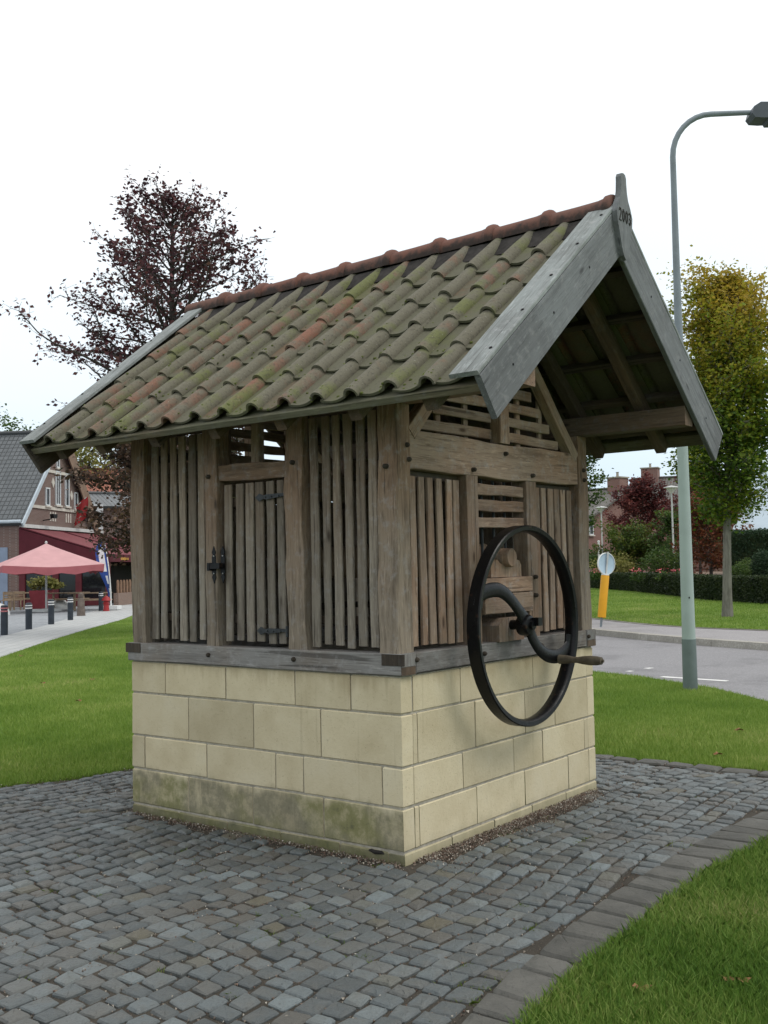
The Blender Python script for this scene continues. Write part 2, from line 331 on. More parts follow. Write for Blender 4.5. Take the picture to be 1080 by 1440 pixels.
# far buildings
def brickmat(name, c1, c2, mo, ang=0.0, sc=1.0):
    n = NT(name); v = n.n('TexCoord').outputs['Object']; mp = n.n('Mapping'); n.l(v, mp.inputs[0])
    sx = n.n('SeparateXYZ'); n.l(mp.outputs[0], sx.inputs[0]); cb = n.n('CombineXYZ')
    n.l(n.math('ADD', sx.outputs[0], sx.outputs[1]), cb.inputs[0]); n.l(sx.outputs[2], cb.inputs[1])
    b = n.n('TexBrick'); n.l(cb.outputs[0], b.inputs['Vector']); b.inputs['Scale'].default_value = sc
    b.inputs['Brick Width'].default_value = 0.22; b.inputs['Row Height'].default_value = 0.065; b.inputs['Mortar Size'].default_value = 0.007
    b.inputs['Color1'].default_value = (*c1, 1); b.inputs['Color2'].default_value = (*c2, 1); b.inputs['Mortar'].default_value = (*mo, 1)
    a = n.noise(v, 0.8, 4); c = n.mix(n.math('MULTIPLY', a, 0.4), b.outputs[0], tuple(x*0.6 for x in c1)); M[name] = n.fin(c, 0.9)
brickmat('brick_red', (0.235, 0.118, 0.095), (0.20, 0.10, 0.085), (0.27, 0.235, 0.21))
brickmat('brick_brown', (0.175, 0.108, 0.092), (0.14, 0.09, 0.078), (0.27, 0.24, 0.22))
brickmat('brick_low', (0.24, 0.16, 0.125), (0.20, 0.135, 0.11), (0.27, 0.23, 0.2))
def rooftex(name, c1, c2, row=0.33, wd=0.26, rough=0.6):
    n = NT(name); v = n.n('TexCoord').outputs['UV']; b = n.n('TexBrick'); n.l(v, b.inputs['Vector']); b.offset = 0.0
    b.inputs['Scale'].default_value = 1.0; b.inputs['Brick Width'].default_value = wd; b.inputs['Row Height'].default_value = row
    b.inputs['Mortar Size'].default_value = 0.035; b.inputs['Mortar Smooth'].default_value = 1.0
    b.inputs['Color1'].default_value = (*c1, 1); b.inputs['Color2'].default_value = (*c2, 1); b.inputs['Mortar'].default_value = (*[x*0.45 for x in c1], 1)
    a = n.noise(v, 0.6, 4); c = n.mix(n.math('MULTIPLY', a, 0.35), b.outputs[0], tuple(x*0.7 for x in c2))
    n.bump(n.math('SUBTRACT', 1.0, b.outputs['Fac']), 0.9, 0.05); M[name] = n.fin(c, rough)
rooftex('roof_slate', (0.092, 0.102, 0.108), (0.125, 0.135, 0.142), rough=0.45)
rooftex('roof_red', (0.32, 0.12, 0.075), (0.27, 0.11, 0.075)); rooftex('roof_grey', (0.125, 0.115, 0.105), (0.155, 0.145, 0.13))
plain('zinc_pale', (0.42, 0.48, 0.53), 0.5, 0.12, 3); plain('hall_sheet', (0.40, 0.48, 0.54), 0.5, 0.06, 1)
plain('panel_white', (0.58, 0.61, 0.63), 0.5, 0.08, 1)
plain('barge_brown', (0.20, 0.135, 0.098), 0.8, 0.2, 3); plain('stone_white', (0.52, 0.49, 0.44), 0.8, 0.15, 4)
plain('door_blue', (0.22, 0.27, 0.36), 0.6, 0.12, 2); plain('awning_shaded', (0.085, 0.014, 0.022), 0.85, 0.15, 2)  # awning side and valance: shade put into a darker red
plain('awning_lit', (0.165, 0.045, 0.052), 0.85, 0.12, 2); plain('canvas_pink', (0.50, 0.285, 0.292), 0.85, 0.08, 2)  # awning top: same canvas, its lit look put into a paler red
plain('canvas_hem', (0.36, 0.11, 0.125), 0.85, 0.1, 2)
plain('post_red', (0.095, 0.014, 0.020), 0.6, 0.15, 3)
plain('red_paint', (0.22, 0.035, 0.045), 0.55, 0.15, 3); plain('red_bright', (0.30, 0.025, 0.028), 0.5, 0.15, 3)
plain('bench_wood', (0.27, 0.20, 0.135), 0.8, 0.25, 6); plain('fence_wood', (0.20, 0.12, 0.078), 0.8, 0.25, 6)
plain('bollard_blue', (0.030, 0.037, 0.048), 0.5, 0.25, 8); plain('band_white', (0.65, 0.65, 0.65), 0.6, 0.1, 8)
plain('band_rose', (0.45, 0.16, 0.17), 0.6, 0.1, 8); plain('bollard_brown', (0.125, 0.10, 0.085), 0.8, 0.25, 8)
plain('concrete_pale', (0.52, 0.53, 0.52), 0.85, 0.12, 5); plain('flag_blue', (0.035, 0.085, 0.33), 0.7, 0.2, 3); plain('flag_white', (0.74, 0.76, 0.78), 0.7, 0.1, 4)
plain('plastic_white', (0.70, 0.71, 0.70), 0.5, 0.08, 5); plain('sign_yellow', (0.62, 0.30, 0.012), 0.5, 0.1, 3); plain('sign_blue', (0.025, 0.085, 0.40), 0.4, 0.1, 3)
plain('sign_back', (0.40, 0.52, 0.62), 0.45, 0.1, 5); plain('lamp_paint', (0.315, 0.385, 0.355), 0.5, 0.08, 3); plain('lamp_base', (0.125, 0.158, 0.150), 0.55, 0.15, 4)
plain('lamp_grey', (0.20, 0.23, 0.255), 0.5, 0.15, 4); plain('lamp_head', (0.080, 0.092, 0.108), 0.5, 0.15, 6)
plain('gold_letter', (0.55, 0.30, 0.06), 0.6, 0.1, 6); plain('flower_red', (0.55, 0.03, 0.05), 0.6, 0.2, 6); plain('awning_under', (0.09, 0.016, 0.02), 0.9, 0.1, 3)
n = NT('dark_glass'); M['dark_glass'] = n.fin((0.012, 0.013, 0.015), 0.08, Specular_IOR_Level=0.5)
n = NT('lamp_glass'); M['lamp_glass'] = n.fin((0.75, 0.77, 0.75), 0.2, Transmission_Weight=0.6)
n = NT('dark_room'); M['dark_room'] = n.fin((0.02, 0.018, 0.016), 0.9)
plain('carved', (0.035, 0.033, 0.03), 0.9, 0.3, 30)

# ------------------------------------------------------------------ mesh helpers
def setpar(o, par):
    o.parent = par; o.matrix_parent_inverse = par.matrix_basis.inverted()
def tag(o, label, cat, group=None):
    o['label'] = label; o['category'] = cat
    if group: o['group'] = group
    return o
def empty(name, loc, label=None, cat=None, group=None):
    o = bpy.data.objects.new(name, None); COL.objects.link(o); o.location = loc; o.empty_display_size = 0.2
    if label: tag(o, label, cat, group)
    return o
def link(name, me, mat, par=None, mw=None):
    if mat is not None and not me.materials: me.materials.append(M[mat] if isinstance(mat, str) else mat)
    o = bpy.data.objects.new(name, me); COL.objects.link(o)
    if mw is not None: o.matrix_basis = mw
    if par is not None: setpar(o, par)
    return o
class MB:
    def __init__(s): s.v = []; s.f = []; s.mi = []; s.cur = 0
    def add(s, vs, fs):
        b = len(s.v); s.v += [tuple(p) for p in vs]
        s.f += [tuple(i+b for i in f) for f in fs]; s.mi += [s.cur]*len(fs); return s
    def box(s, c, size, rot=None, ax=None):
        hx, hy, hz = size[0]/2, size[1]/2, size[2]/2; c = Vector(c)
        X, Y, Z = ax if ax else (V(1, 0, 0), V(0, 1, 0), V(0, 0, 1))
        vs = [c + X*(sx*hx) + Y*(sy*hy) + Z*(sz*hz) for sz in (-1, 1) for sy in (-1, 1) for sx in (-1, 1)]
        return s.add(vs, [(0, 2, 3, 1), (4, 5, 7, 6), (0, 1, 5, 4), (2, 6, 7, 3), (0, 4, 6, 2), (1, 3, 7, 5)])
    def tube(s, pts, radii, n=8, cap=True, flat=None):
        pts = [Vector(p) for p in pts]
        if isinstance(radii, (int, float)): radii = [radii]*len(pts)
        vs = []; ref = None
        for i, p in enumerate(pts):
            d = (pts[min(i+1, len(pts)-1)] - pts[max(i-1, 0)]).normalized()
            if flat is not None: a = Vector(flat)
            else:
                if ref is None: ref = V(0, 0, 1) if abs(d.z) < 0.9 else V(1, 0, 0)
                a = ref
            a = (a - d*a.dot(d)).normalized(); b = d.cross(a); ref = a
            r = radii[i]; ra, rb = r if isinstance(r, tuple) else (r, r)
            for k in range(n):
                t = 2*PI*k/n; vs.append(p + a*(ra*math.cos(t)) + b*(rb*math.sin(t)))
        fs = []
        for i in range(len(pts)-1):
            for k in range(n):
                k2 = (k+1) % n; fs.append((i*n+k, i*n+k2, (i+1)*n+k2, (i+1)*n+k))
        if cap: fs.append(tuple(range(n-1, -1, -1))); fs.append(tuple(range((len(pts)-1)*n, len(pts)*n)))
        return s.add(vs, fs)
    def lathe(s, c, prof, n=16, axis=V(0, 0, 1), a0=0, a1=2*PI, cap=True):
        axis = Vector(axis).normalized(); t = V(1, 0, 0) if abs(axis.x) < 0.9 else V(0, 1, 0)
        a = (t - axis*t.dot(axis)).normalized(); b = axis.cross(a); c = Vector(c); vs = []; full = abs(a1-a0-2*PI) < 1e-6
        m = n if full else n+1
        for r, h in prof:
            for k in range(m):
                q = a0+(a1-a0)*k/n; vs.append(c + axis*h + a*(r*math.cos(q)) + b*(r*math.sin(q)))
        fs = []
        for i in range(len(prof)-1):
            for k in range(n):
                k2 = (k+1) % m; fs.append((i*m+k, i*m+k2, (i+1)*m+k2, (i+1)*m+k))
        if full and cap:
            if prof[0][0] > 1e-4: fs.append(tuple(range(n-1, -1, -1)))
            if prof[-1][0] > 1e-4: fs.append(tuple(range((len(prof)-1)*m, len(prof)*m)))
        return s.add(vs, fs)
    def prism(s, poly, th, o, X, Y, N):                      # poly in (X, Y) of plane at o, extruded along N by th
        o, X, Y, N = map(Vector, (o, X, Y, N)); k = len(poly)
        vs = [o + X*a + Y*b for a, b in poly] + [o + X*a + Y*b + N*th for a, b in poly]
        fs = [tuple(range(k-1, -1, -1)), tuple(range(k, 2*k))] + [(i, (i+1) % k, k+(i+1) % k, k+i) for i in range(k)]
        return s.add(vs, fs)
    def build(s, name, mats, par=None, smooth=False, origin=None, uv=None):
        vs = np.array(s.v, dtype=float)
        o0 = np.array([(vs[:, 0].min()+vs[:, 0].max())/2, (vs[:, 1].min()+vs[:, 1].max())/2, vs[:, 2].min()]) if origin is None else np.array(origin)
        me = bpy.data.meshes.new(name); me.from_pydata([tuple(p) for p in (vs-o0)], [], s.f)
        if isinstance(mats, str): mats = [mats]
        for x in mats: me.materials.append(M[x])
        if max(s.mi) > 0: me.polygons.foreach_set('material_index', s.mi)
        if smooth: me.polygons.foreach_set('use_smooth', [True]*len(s.f))
        if smooth: me.set_sharp_from_angle(angle=R(42))
        me.update(); return link(name, me, None, par, Matrix.Translation(Vector(o0)))
def sheet(name, pts, mat, kind='structure', holes=None):
    me = bpy.data.meshes.new(name); me.from_pydata([tuple(p) for p in pts], [], [tuple(range(len(pts)))]); me.update()
    o = link(name, me, mat); o['kind'] = kind; return o
def strip(name, A, B, z, mat, kind='structure'):
    vs = [(x, y, z) for x, y in A] + [(x, y, z) for x, y in B]; n = len(A)
    me = bpy.data.meshes.new(name); me.from_pydata(vs, [], [(i, i+1, n+i+1, n+i) for i in range(n-1)]); me.update()
    o = link(name, me, mat); o['kind'] = kind; return o
def np_mesh(name, verts, faces_n, mat, par=None, smooth=False):     # verts (N*k,3), every k consecutive form one polygon
    k = faces_n; nv = len(verts); nf = nv//k
    me = bpy.data.meshes.new(name); me.vertices.add(nv); me.vertices.foreach_set('co', np.ascontiguousarray(verts, dtype=np.float32).ravel())
    me.loops.add(nv); me.loops.foreach_set('vertex_index', np.arange(nv, dtype=np.int32))
    me.polygons.add(nf); me.polygons.foreach_set('loop_start', np.arange(0, nv, k, dtype=np.int32))
    me.update(calc_edges=True); me.validate()
    return link(name, me, mat, par)
def wob(seed, amp, L):
    r = random.Random(seed); T = [(r.uniform(0.6, 1.0), r.uniform(0.9, 2.0), r.uniform(0, 6.28)), (r.uniform(0.3, 0.6), r.uniform(3, 6), r.uniform(0, 6.28)), (r.uniform(0.1, 0.25), r.uniform(9, 16), r.uniform(0, 6.28))]
    return lambda z: amp*sum(a*math.sin(f*z*2.2+p) for a, f, p in T)/1.2
_ts = [0]
def timber(name, p0, p1, wd, th, mat, par, wdir, amp=0.0, seg=None, ch=0.004, twist=0.0):
    p0, p1 = Vector(p0), Vector(p1); Z = (p1-p0); L = Z.length; Z.normalize()
    X = Vector(wdir); X = (X - Z*X.dot(Z)).normalized(); Y = Z.cross(X)
    _ts[0] += 1; wl, wr, wt = wob(_ts[0]*3, amp, L), wob(_ts[0]*3+1, amp, L), wob(_ts[0]*3+2, amp*0.35, L)
    seg = seg or (max(2, int(L/0.07)) if amp > 0 else 2); vs = []; fs = []
    for i in range(seg+1):
        z = L*i/seg; a, b = -wd/2 + wl(z), wd/2 + wr(z); c, d = -th/2 + wt(z), th/2 + wt(z)
        vs += [(a+ch, c, z), (b-ch, c, z), (b, c+ch, z), (b, d-ch, z), (b-ch, d, z), (a+ch, d, z), (a, d-ch, z), (a, c+ch, z)]
    for i in range(seg):
        for k in range(8):
            k2 = (k+1) % 8; fs.append((i*8+k, i*8+k2, (i+1)*8+k2, (i+1)*8+k))
    fs.append(tuple(range(7, -1, -1))); fs.append(tuple(range(seg*8, seg*8+8)))
    me = bpy.data.meshes.new(name); me.from_pydata(vs, [], fs); me.update()
    mw = Matrix(((X.x, Y.x, Z.x, p0.x), (X.y, Y.y, Z.y, p0.y), (X.z, Y.z, Z.z, p0.z), (0, 0, 0, 1)))
    return link(name, me, mat, par, mw)
def inpoly(x, y, poly):
    x = np.asarray(x); y = np.asarray(y); c = np.zeros(x.shape, bool); n = len(poly)
    for i in range(n):
        x1, y1 = poly[i]; x2, y2 = poly[(i+1) % n]
        hit = ((y1 > y) != (y2 > y)); xx = (x2-x1)*(y-y1)/((y2-y1) if y2 != y1 else 1e-9)+x1
        c ^= hit & (x < xx)
    return c

# ------------------------------------------------------------------ the setting: ground, paving, road
W_, L_, H_ = 2.30, 2.264, 1.01
PAVE_R = [(-6, -2.6), (-3.2, -1.92), (-2.0, -1.60), (-1.26, -1.46), (-0.83, -1.42), (-0.06, -1.39), (0.5, -1.36), (1.03, -1.37), (1.61, -1.42), (2.5, -1.50), (3.62, -1.60)]
PAVE_B = [(3.56, -0.8), (3.49, -0.28), (3.48, 0.19), (3.45, 0.55), (3.42, 2.0), (3.40, 3.35)]
PAVE_L = [(2.2, 3.48), (1.0, 3.52), (0.5, 3.56), (0.0, 3.80), (-0.9, 4.15), (-2.4, 4.9), (-6, 6.5)]
PAVE = PAVE_R + PAVE_B + PAVE_L
NEAR = [(2.0, -6.5), (4.6, -3.2), (6.6, -0.6), (7.58, 0.45), (8.54, 1.42), (9.4, 2.8), (10.1, 4.6), (12.5, 9.0), (17.0, 17.0), (22.0, 26.0), (28.0, 37.5)]
FAR = [(9.5, -6.5), (11.9, -2.6), (13.2, 0.0), (14.35, 2.56), (14.9, 3.8), (15.97, 5.7), (16.95, 7.2), (19.4, 11.2), (23.5, 18.5), (28.5, 27.5), (34.0, 38.0)]
EDGE = [(13.2, -6.5), (15.3, -2.6), (16.6, 0.0), (17.67, 3.4), (18.10, 5.2), (18.7, 6.4), (19.6, 7.6), (21.6, 9.9), (26.0, 17.5), (31.0, 26.0), (37.0, 37.0)]
def off(line, d):
    o = []
    for i, (x, y) in enumerate(line):
        a = line[max(0, i-1)]; b = line[min(len(line)-1, i+1)]; t = V(b[0]-a[0], b[1]-a[1], 0).normalized()
        o.append((x + t.y*d, y - t.x*d))
    return o
sheet('ground', [(-120, -120, -0.02), (250, -120, -0.02), (250, 250, -0.02), (-120, 250, -0.02)], 'lawn_soil')
pavement = sheet('cobbled_pavement', [(x, y, -0.006) for x, y in PAVE], 'joint_sand')
strip('road', NEAR, FAR, -0.012, 'asphalt')
mb = MB()
for i in range(len(FAR)-1):
    (ax, ay), (bx, by) = FAR[i], FAR[i+1]; A2, B2 = off(FAR, 0.20)[i], off(FAR, 0.20)[i+1]
    t = V(bx-ax, by-ay, 0); nseg = max(1, int(t.length/1.0))
    for j in range(nseg):
        u, w2 = j/nseg, (j+1)/nseg-0.012/t.length
        q = [V(ax, ay, 0).lerp(V(bx, by, 0), u), V(ax, ay, 0).lerp(V(bx, by, 0), w2), V(*A2, 0).lerp(V(*B2, 0), w2), V(*A2, 0).lerp(V(*B2, 0), u)]
        vs = [p + V(0, 0, -0.05) for p in q] + [p + V(0, 0, 0.115) for p in q]
        mb.add(vs, [(0, 1, 5, 4), (1, 2, 6, 5), (2, 3, 7, 6), (3, 0, 4, 7), (4, 5, 6, 7)])
k_ = mb.build('kerb', 'kerb_stone'); k_['kind'] = 'structure'
strip('cycle_path', off(FAR, 0.201), EDGE, 0.11, 'path_asphalt')
strip('path_edging', EDGE, off(EDGE, 0.10), 0.122, 'kerb_stone')
far_lawn = strip('far_lawn', off(EDGE, 0.101), [(60, -60), (90, -40), (120, -20), (130, 0), (140, 20), (140, 30), (140, 40), (140, 60), (140, 80), (140, 100), (140, 130)], 0.13, 'lawn_soil')
# painted dashes in the road
def dash(px0, px1, wd):
    a, b = gp(*px0, -0.008), gp(*px1, -0.008); t = (b-a).normalized(); nn = V(t.y, -t.x, 0)*wd
    o = sheet('road_marking', [a-nn, b-nn, b+nn, a+nn], 'road_paint')
dash((930, 951.5), (1023, 957.5), 0.06); dash((882, 943.5), (889, 944), 0.06); dash((908, 940), (917, 939), 0.05)
# left side: lawn edge, slab walk, plaza
WALK_A = [(-8, 1.5), (-1.0, 8.0), (7.07, 15.13), (10.26, 18.3), (14.0, 21.8), (18.2, 25.6), (26.0, 33.5), (33, 41)]
WALK_B = [(-5, 6.5), (2.5, 13.2), (10.98, 21.37), (14.77, 25.05), (18.96, 29.45), (23.5, 34.1), (30.0, 40.5), (36, 47)]
strip('sidewalk', WALK_A, WALK_B, -0.010, 'sidewalk_slab')
strip('plaza', WALK_B, [(-60, 20), (-40, 60), (-20, 80), (0, 90), (20, 95), (40, 95), (60, 90), (80, 80)], -0.012, 'plaza_paving')

# cobbles -----------------------------------------------------------
def in_pave(x, y, mrg=0.0):
    return bool(inpoly(np.array([x]), np.array([y]), PAVE)[0])
def stone_rings(corners, top, rng, bev=0.012, tilt=0.03, cut=0.22, sink=0.07):
    c = sum(corners, V(0, 0, 0))/len(corners); ring = []
    k = len(corners)
    for i in range(k):
        a, b, d = corners[i-1], corners[i], corners[(i+1) % k]
        q1 = b.lerp(a, cut*rng.uniform(0.5, 1.2)); q2 = b.lerp(d, cut*rng.uniform(0.5, 1.2))
        ring += [q1, b.lerp(c, 0.055), q2]
    tx, ty = rng.uniform(-tilt, tilt), rng.uniform(-tilt, tilt); n = len(ring); vs = []
    hz = lambda p: top + (p.x-c.x)*tx + (p.y-c.y)*ty
    for p in ring: vs.append(V(p.x, p.y, -sink))
    for p in ring: vs.append(V(p.x, p.y, hz(p)-bev*1.4))
    for p in ring:
        q = p.lerp(c, min(0.4, bev*1.05/max(0.02, (p-c).length))); vs.append(V(q.x, q.y, hz(q)-bev*0.35+rng.uniform(-0.002, 0.002)))
    for p in ring:
        q = p.lerp(c, 0.42); vs.append(V(q.x, q.y, hz(q)+rng.uniform(-0.0025, 0.003)))
    vs.append(V(c.x, c.y, hz(c)+0.001))
    fs = []
    for r in range(3):
        for i in range(n): j = (i+1) % n; fs.append((r*n+i, r*n+j, (r+1)*n+j, (r+1)*n+i))
    for i in range(n): fs.append((3*n+i, 3*n+(i+1) % n, 4*n))
    return vs, fs, c
def warp(x, y):
    return V(x + 0.05*math.sin(1.3*y+0.6*x) + 0.02*math.sin(4.1*y+1), y + 0.085*math.sin(0.95*x+0.7*y+0.4) + 0.03*math.sin(3.3*x+1.2*y), 0)
rng = random.Random(11); stones = []
def pave_inner(x):    # inner line of the big border stones
    xs = [(-6, -2.3), (-3.2, -1.62), (-2, -1.36), (-1.45, -1.26), (-1.08, -1.19), (-0.76, -1.16), (-0.39, -1.12), (0.06, -1.09), (0.6, -1.07), (1.17, -1.07), (1.64, -1.08), (2.37, -1.16), (3.6, -1.3)]
    for (a, ya), (b, yb) in zip(xs, xs[1:]):
        if a <= x <= b: return ya + (yb-ya)*(x-a)/(b-a)
    return -1.3
y = -2.4; row = 0
while y < 5.2:
    rh = rng.uniform(0.094, 0.120); x = -4.4 + rng.uniform(0, 0.14)
    while x < 3.5:
        ln = rng.uniform(0.085, 0.142); g = rng.uniform(0.005, 0.010)
        cc = [warp(x+g, y+g), warp(x+ln-g, y+g), warp(x+ln-g, y+rh-g), warp(x+g, y+rh-g)]
        cc = [p + V(rng.uniform(-.009, .009), rng.uniform(-.009, .009), 0) for p in cc]
        c = sum(cc, V(0, 0, 0))/4
        inside = -0.02 < c.x < W_+0.02 and -0.02 < c.y < L_+0.02
        touch = -0.06 < c.x < W_+0.06 and -0.06 < c.y < L_+0.06
        gravel = (0.15 < c.x < 1.95 and -0.17 < c.y < 0) or (-0.065 < c.x < 0 and 0.1 < c.y < 2.2)
        if not inside and not touch and not gravel and c.y > pave_inner(c.x)-0.03 and in_pave(c.x-0.04, c.y-0.04) and in_pave(c.x+0.10, c.y+0.06) and c.x < 3.30:
            u, vv, d = project((c.x, c.y, 0))
            if d > 1.5 and -260 < u < 1340 and vv < 1640 and not (c.x > 2.4 and c.y > 2.2):
                top = 0.009 + 0.006*mnoise.noise(V(c.x*1.2, c.y*1.2, 3)) + rng.uniform(-0.004, 0.005)
                if rng.random() < 0.05: top -= 0.005
                stones.append((d, u, vv, stone_rings(cc, top, rng, rng.uniform(0.005, 0.009), 0.04, 0.14)))
        x += ln
    y += rh; row += 1
vis = [s for s in stones if -20 < s[1] < 1100 and s[2] < 1460]; vis.sort(key=lambda s: s[0])
near_ids = set(id(s) for s in vis[:290])
rest = MB()
for s in stones:
    vs, fs, c = s[3]
    if id(s) in near_ids:
        me = bpy.data.meshes.new('cobble'); me.from_pydata([tuple(v - c) for v in vs], [], fs); me.update()
        link('cobble', me, 'cobble', pavement, Matrix.Translation(c))
    else: rest.add(vs, fs)
o = rest.build('cobble_field', 'cobble', pavement); o['kind'] = 'stuff'
# large border stones along the right and back edges
x = -3.4
while x < 3.3:
    ln = rng.uniform(0.15, 0.26); g = rng.uniform(0.006, 0.014)
    def yo(q):
        for (a, ya), (b, yb) in zip(PAVE_R, PAVE_R[1:]):
            if a <= q <= b: return ya + (yb-ya)*(q-a)/(b-a)
        return -1.6
    cc = [V(x+g, yo(x)+rng.uniform(-.035, .03), 0), V(x+ln-g, yo(x+ln)+rng.uniform(-.035, .03), 0), V(x+ln-g+rng.uniform(-.01, .01), pave_inner(x+ln)-g-0.045, 0), V(x+g+rng.uniform(-.01, .01), pave_inner(x)-g-0.045, 0)]
    vs, fs, c = stone_rings(cc, 0.022+rng.uniform(-.005, .006), rng, 0.014, 0.03, 0.12)
    me = bpy.data.meshes.new('border_stone'); me.from_pydata([tuple(v - c) for v in vs], [], fs); me.update()
    link('border_stone', me, 'border_stone', pavement, Matrix.Translation(c)); x += ln
y = -1.3
while y < 1.6:
    ln = rng.uniform(0.2, 0.3); cc = [V(3.31, y+.01, 0), V(3.47+rng.uniform(-.02, .02), y+.01, 0), V(3.47+rng.uniform(-.02, .02), y+ln-.01, 0), V(3.31, y+ln-.01, 0)]
    vs, fs, c = stone_rings(cc, 0.018, rng, 0.012, 0.04, 0.16)
    me = bpy.data.meshes.new('border_stone'); me.from_pydata([tuple(v - c) for v in vs], [], fs); me.update()
    link('border_stone', me, 'border_stone', pavement, Matrix.Translation(c)); y += ln
# pebbles in the joints and drifted against the masonry
pts = []
N1 = 26000
px = RNG.uniform(-3.2, 3.4, N1); py = RNG.uniform(-1.9, 3.9, N1); pts.append(np.stack([px, py], 1))
px = RNG.uniform(0.1, 2.2, 5200); py = -np.abs(RNG.normal(0, 0.085, 5200)); pts.append(np.stack([px, py], 1))
py = RNG.uniform(0.0, 2.3, 1700); px = -np.abs(RNG.normal(0, 0.05, 1700)); pts.append(np.stack([px, py], 1))
P = np.concatenate(pts); ok = inpoly(P[:, 0], P[:, 1], PAVE) & ~((P[:, 0] > 0) & (P[:, 0] < W_) & (P[:, 1] > 0) & (P[:, 1] < L_)); P = P[ok]
drift = ((P[:, 0] > 0) & (P[:, 1] > -0.3)) | ((P[:, 0] > -0.2) & (P[:, 1] > 0))
n_ = len(P); r = RNG.uniform(0.0022, 0.0050, n_); z = np.where(drift, RNG.uniform(-0.006, 0.014, n_), -0.003 + RNG.uniform(0, 0.004, n_))
tet = np.array([[1, 1, 1], [1, -1, -1], [-1, 1, -1], [-1, -1, 1]])*0.8
fc = np.array([[0, 1, 2], [0, 3, 1], [0, 2, 3], [1, 3, 2]])
ang = RNG.uniform(0, 6.28, n_); ca, sa = np.cos(ang), np.sin(ang)
T = tet[None]*r[:, None, None]*RNG.uniform(0.7, 1.3, (n_, 4, 3)); Tx = T[..., 0]*ca[:, None]-T[..., 1]*sa[:, None]; Ty = T[..., 0]*sa[:, None]+T[..., 1]*ca[:, None]
vv = np.stack([Tx+P[:, 0:1], Ty+P[:, 1:2], T[..., 2]+z[:, None]], -1)
idx = (np.arange(n_)[:, None, None]*4 + fc[None]).reshape(-1, 3)
me = bpy.data.meshes.new('gravel'); me.from_pydata(vv.reshape(-1, 3).tolist(), [], idx.tolist()); me.update()
o = link('gravel', me, 'pebble'); o['kind'] = 'stuff'; tag(o, 'small pale pebbles lying in the cobble joints', 'gravel')

# ------------------------------------------------------------------ the well house
wh = empty('well_house', (W_/2, L_/2, 0), 'timber well house with pantile roof on a yellow stone base', 'well house')
# masonry: joint core and single blocks
mb = MB(); mb.box((W_/2, L_/2, H_/2-0.02), (W_-0.012, L_-0.012, H_+0.036)); mb.build('mortar_core', 'mortar', wh)
ZC = [0.062, 0.296, 0.516, 0.798, 1.008]
def block(c, size, th=None):
    b = MB(); hx, hy, hz = [s_/2 for s_ in size]; e = rng.uniform(0.004, 0.009); vs = []
    def lay(z, i): return [(-hx+i, -hy+i, z), (hx-i, -hy+i, z), (hx-i, hy-i, z), (-hx+i, hy-i, z)]
    pts = lay(-hz, e) + lay(-hz+e, 0) + lay(hz-e, 0) + lay(hz, e); fs = [(3, 2, 1, 0), (12, 13, 14, 15)]
    for r_ in range(3):
        for i in range(4): j = (i+1) % 4; fs.append((r_*4+i, r_*4+j, r_*4+4+j, r_*4+4+i))
    b.add([Vector(p) + Vector(c) + V(*[rng.uniform(-.0013, .0013) for _ in range(3)]) for p in pts], fs); return b.build('stone_block', 'marlstone', wh)
rng = random.Random(5); J = 0.0045; D = 0.10
LJ = [[0.569, 1.135, 1.709], [0.139, 0.721, 0.943, 1.538, 2.136], [0.58, 1.122, 1.706], [0.352, 0.777, 1.359, 1.925]]
RJ = [[0.146, 0.733, 1.30, 1.887], [0.59, 1.171, 1.541, 2.137], [0.145, 0.734, 1.321, 1.718], [0.109, 0.585, 0.862, 1.44, 1.95]]
for c in range(4):
    z0, z1 = ZC[c]+J, ZC[c+1]-J
    for face in range(4):                       # 0 long side x=0, 1 gable side y=0, 2 and 3 the hidden sides
        LL = L_ if face in (0, 2) else W_
        js = [0.0] + (LJ[c] if face == 0 else RJ[c] if face == 1 else [0.58, 1.14, 1.7]) + [LL]
        for i in range(len(js)-1):
            a, b = js[i]+J, js[i+1]-J
            if face in (1, 3):                  # butt against the long-side blocks
                if i == 0: a = max(a, D+0.004) if js[1] > D+0.03 else None
                if i == len(js)-2: b = min(b, W_-D-0.004)
            if a is None or b-a < 0.02: continue
            if face in (0, 2) and i == 0: a = 0.0
            if face in (0, 2) and i == len(js)-2: b = LL
            pr = rng.uniform(-0.0015, 0.0015)
            mid, ln = (a+b)/2, b-a
            if face == 0: block((D/2+pr, mid, (z0+z1)/2), (D, ln, z1-z0))
            elif face == 2: block((W_-D/2+pr, mid, (z0+z1)/2), (D, ln, z1-z0))
            elif face == 1: block((mid, D/2+pr, (z0+z1)/2), (ln, D, z1-z0))
            else: block((mid, L_-D/2+pr, (z0+z1)/2), (ln, D, z1-z0))
# low plinth course
for i in range(5):
    a, b = W_*i/5+0.004, W_*(i+1)/5-0.004
    block(((a+b)/2, 0.052, 0.010), (b-a, 0.108, 0.092)); a, b = L_*i/5+0.004, L_*(i+1)/5-0.004
    if i > 0: block((0.050, (a+b)/2, 0.010), (0.104, b-a, 0.092))
    else: block((0.050, (0.108+b)/2, 0.010), (0.104, b-0.112, 0.092))
# dark drain slot low on the long side
mb = MB(); mb.tube([(0.004, 0.13, 0.040), (-0.001, 0.155, 0.046), (-0.002, 0.20, 0.043), (-0.001, 0.225, 0.048), (0.004, 0.25, 0.044)], [0.004, 0.010, 0.012, 0.009, 0.004], 8); mb.build('drain_slot', 'dark_room', wh)

X, Y, Z = V(1, 0, 0), V(0, 1, 0), V(0, 0, 1)
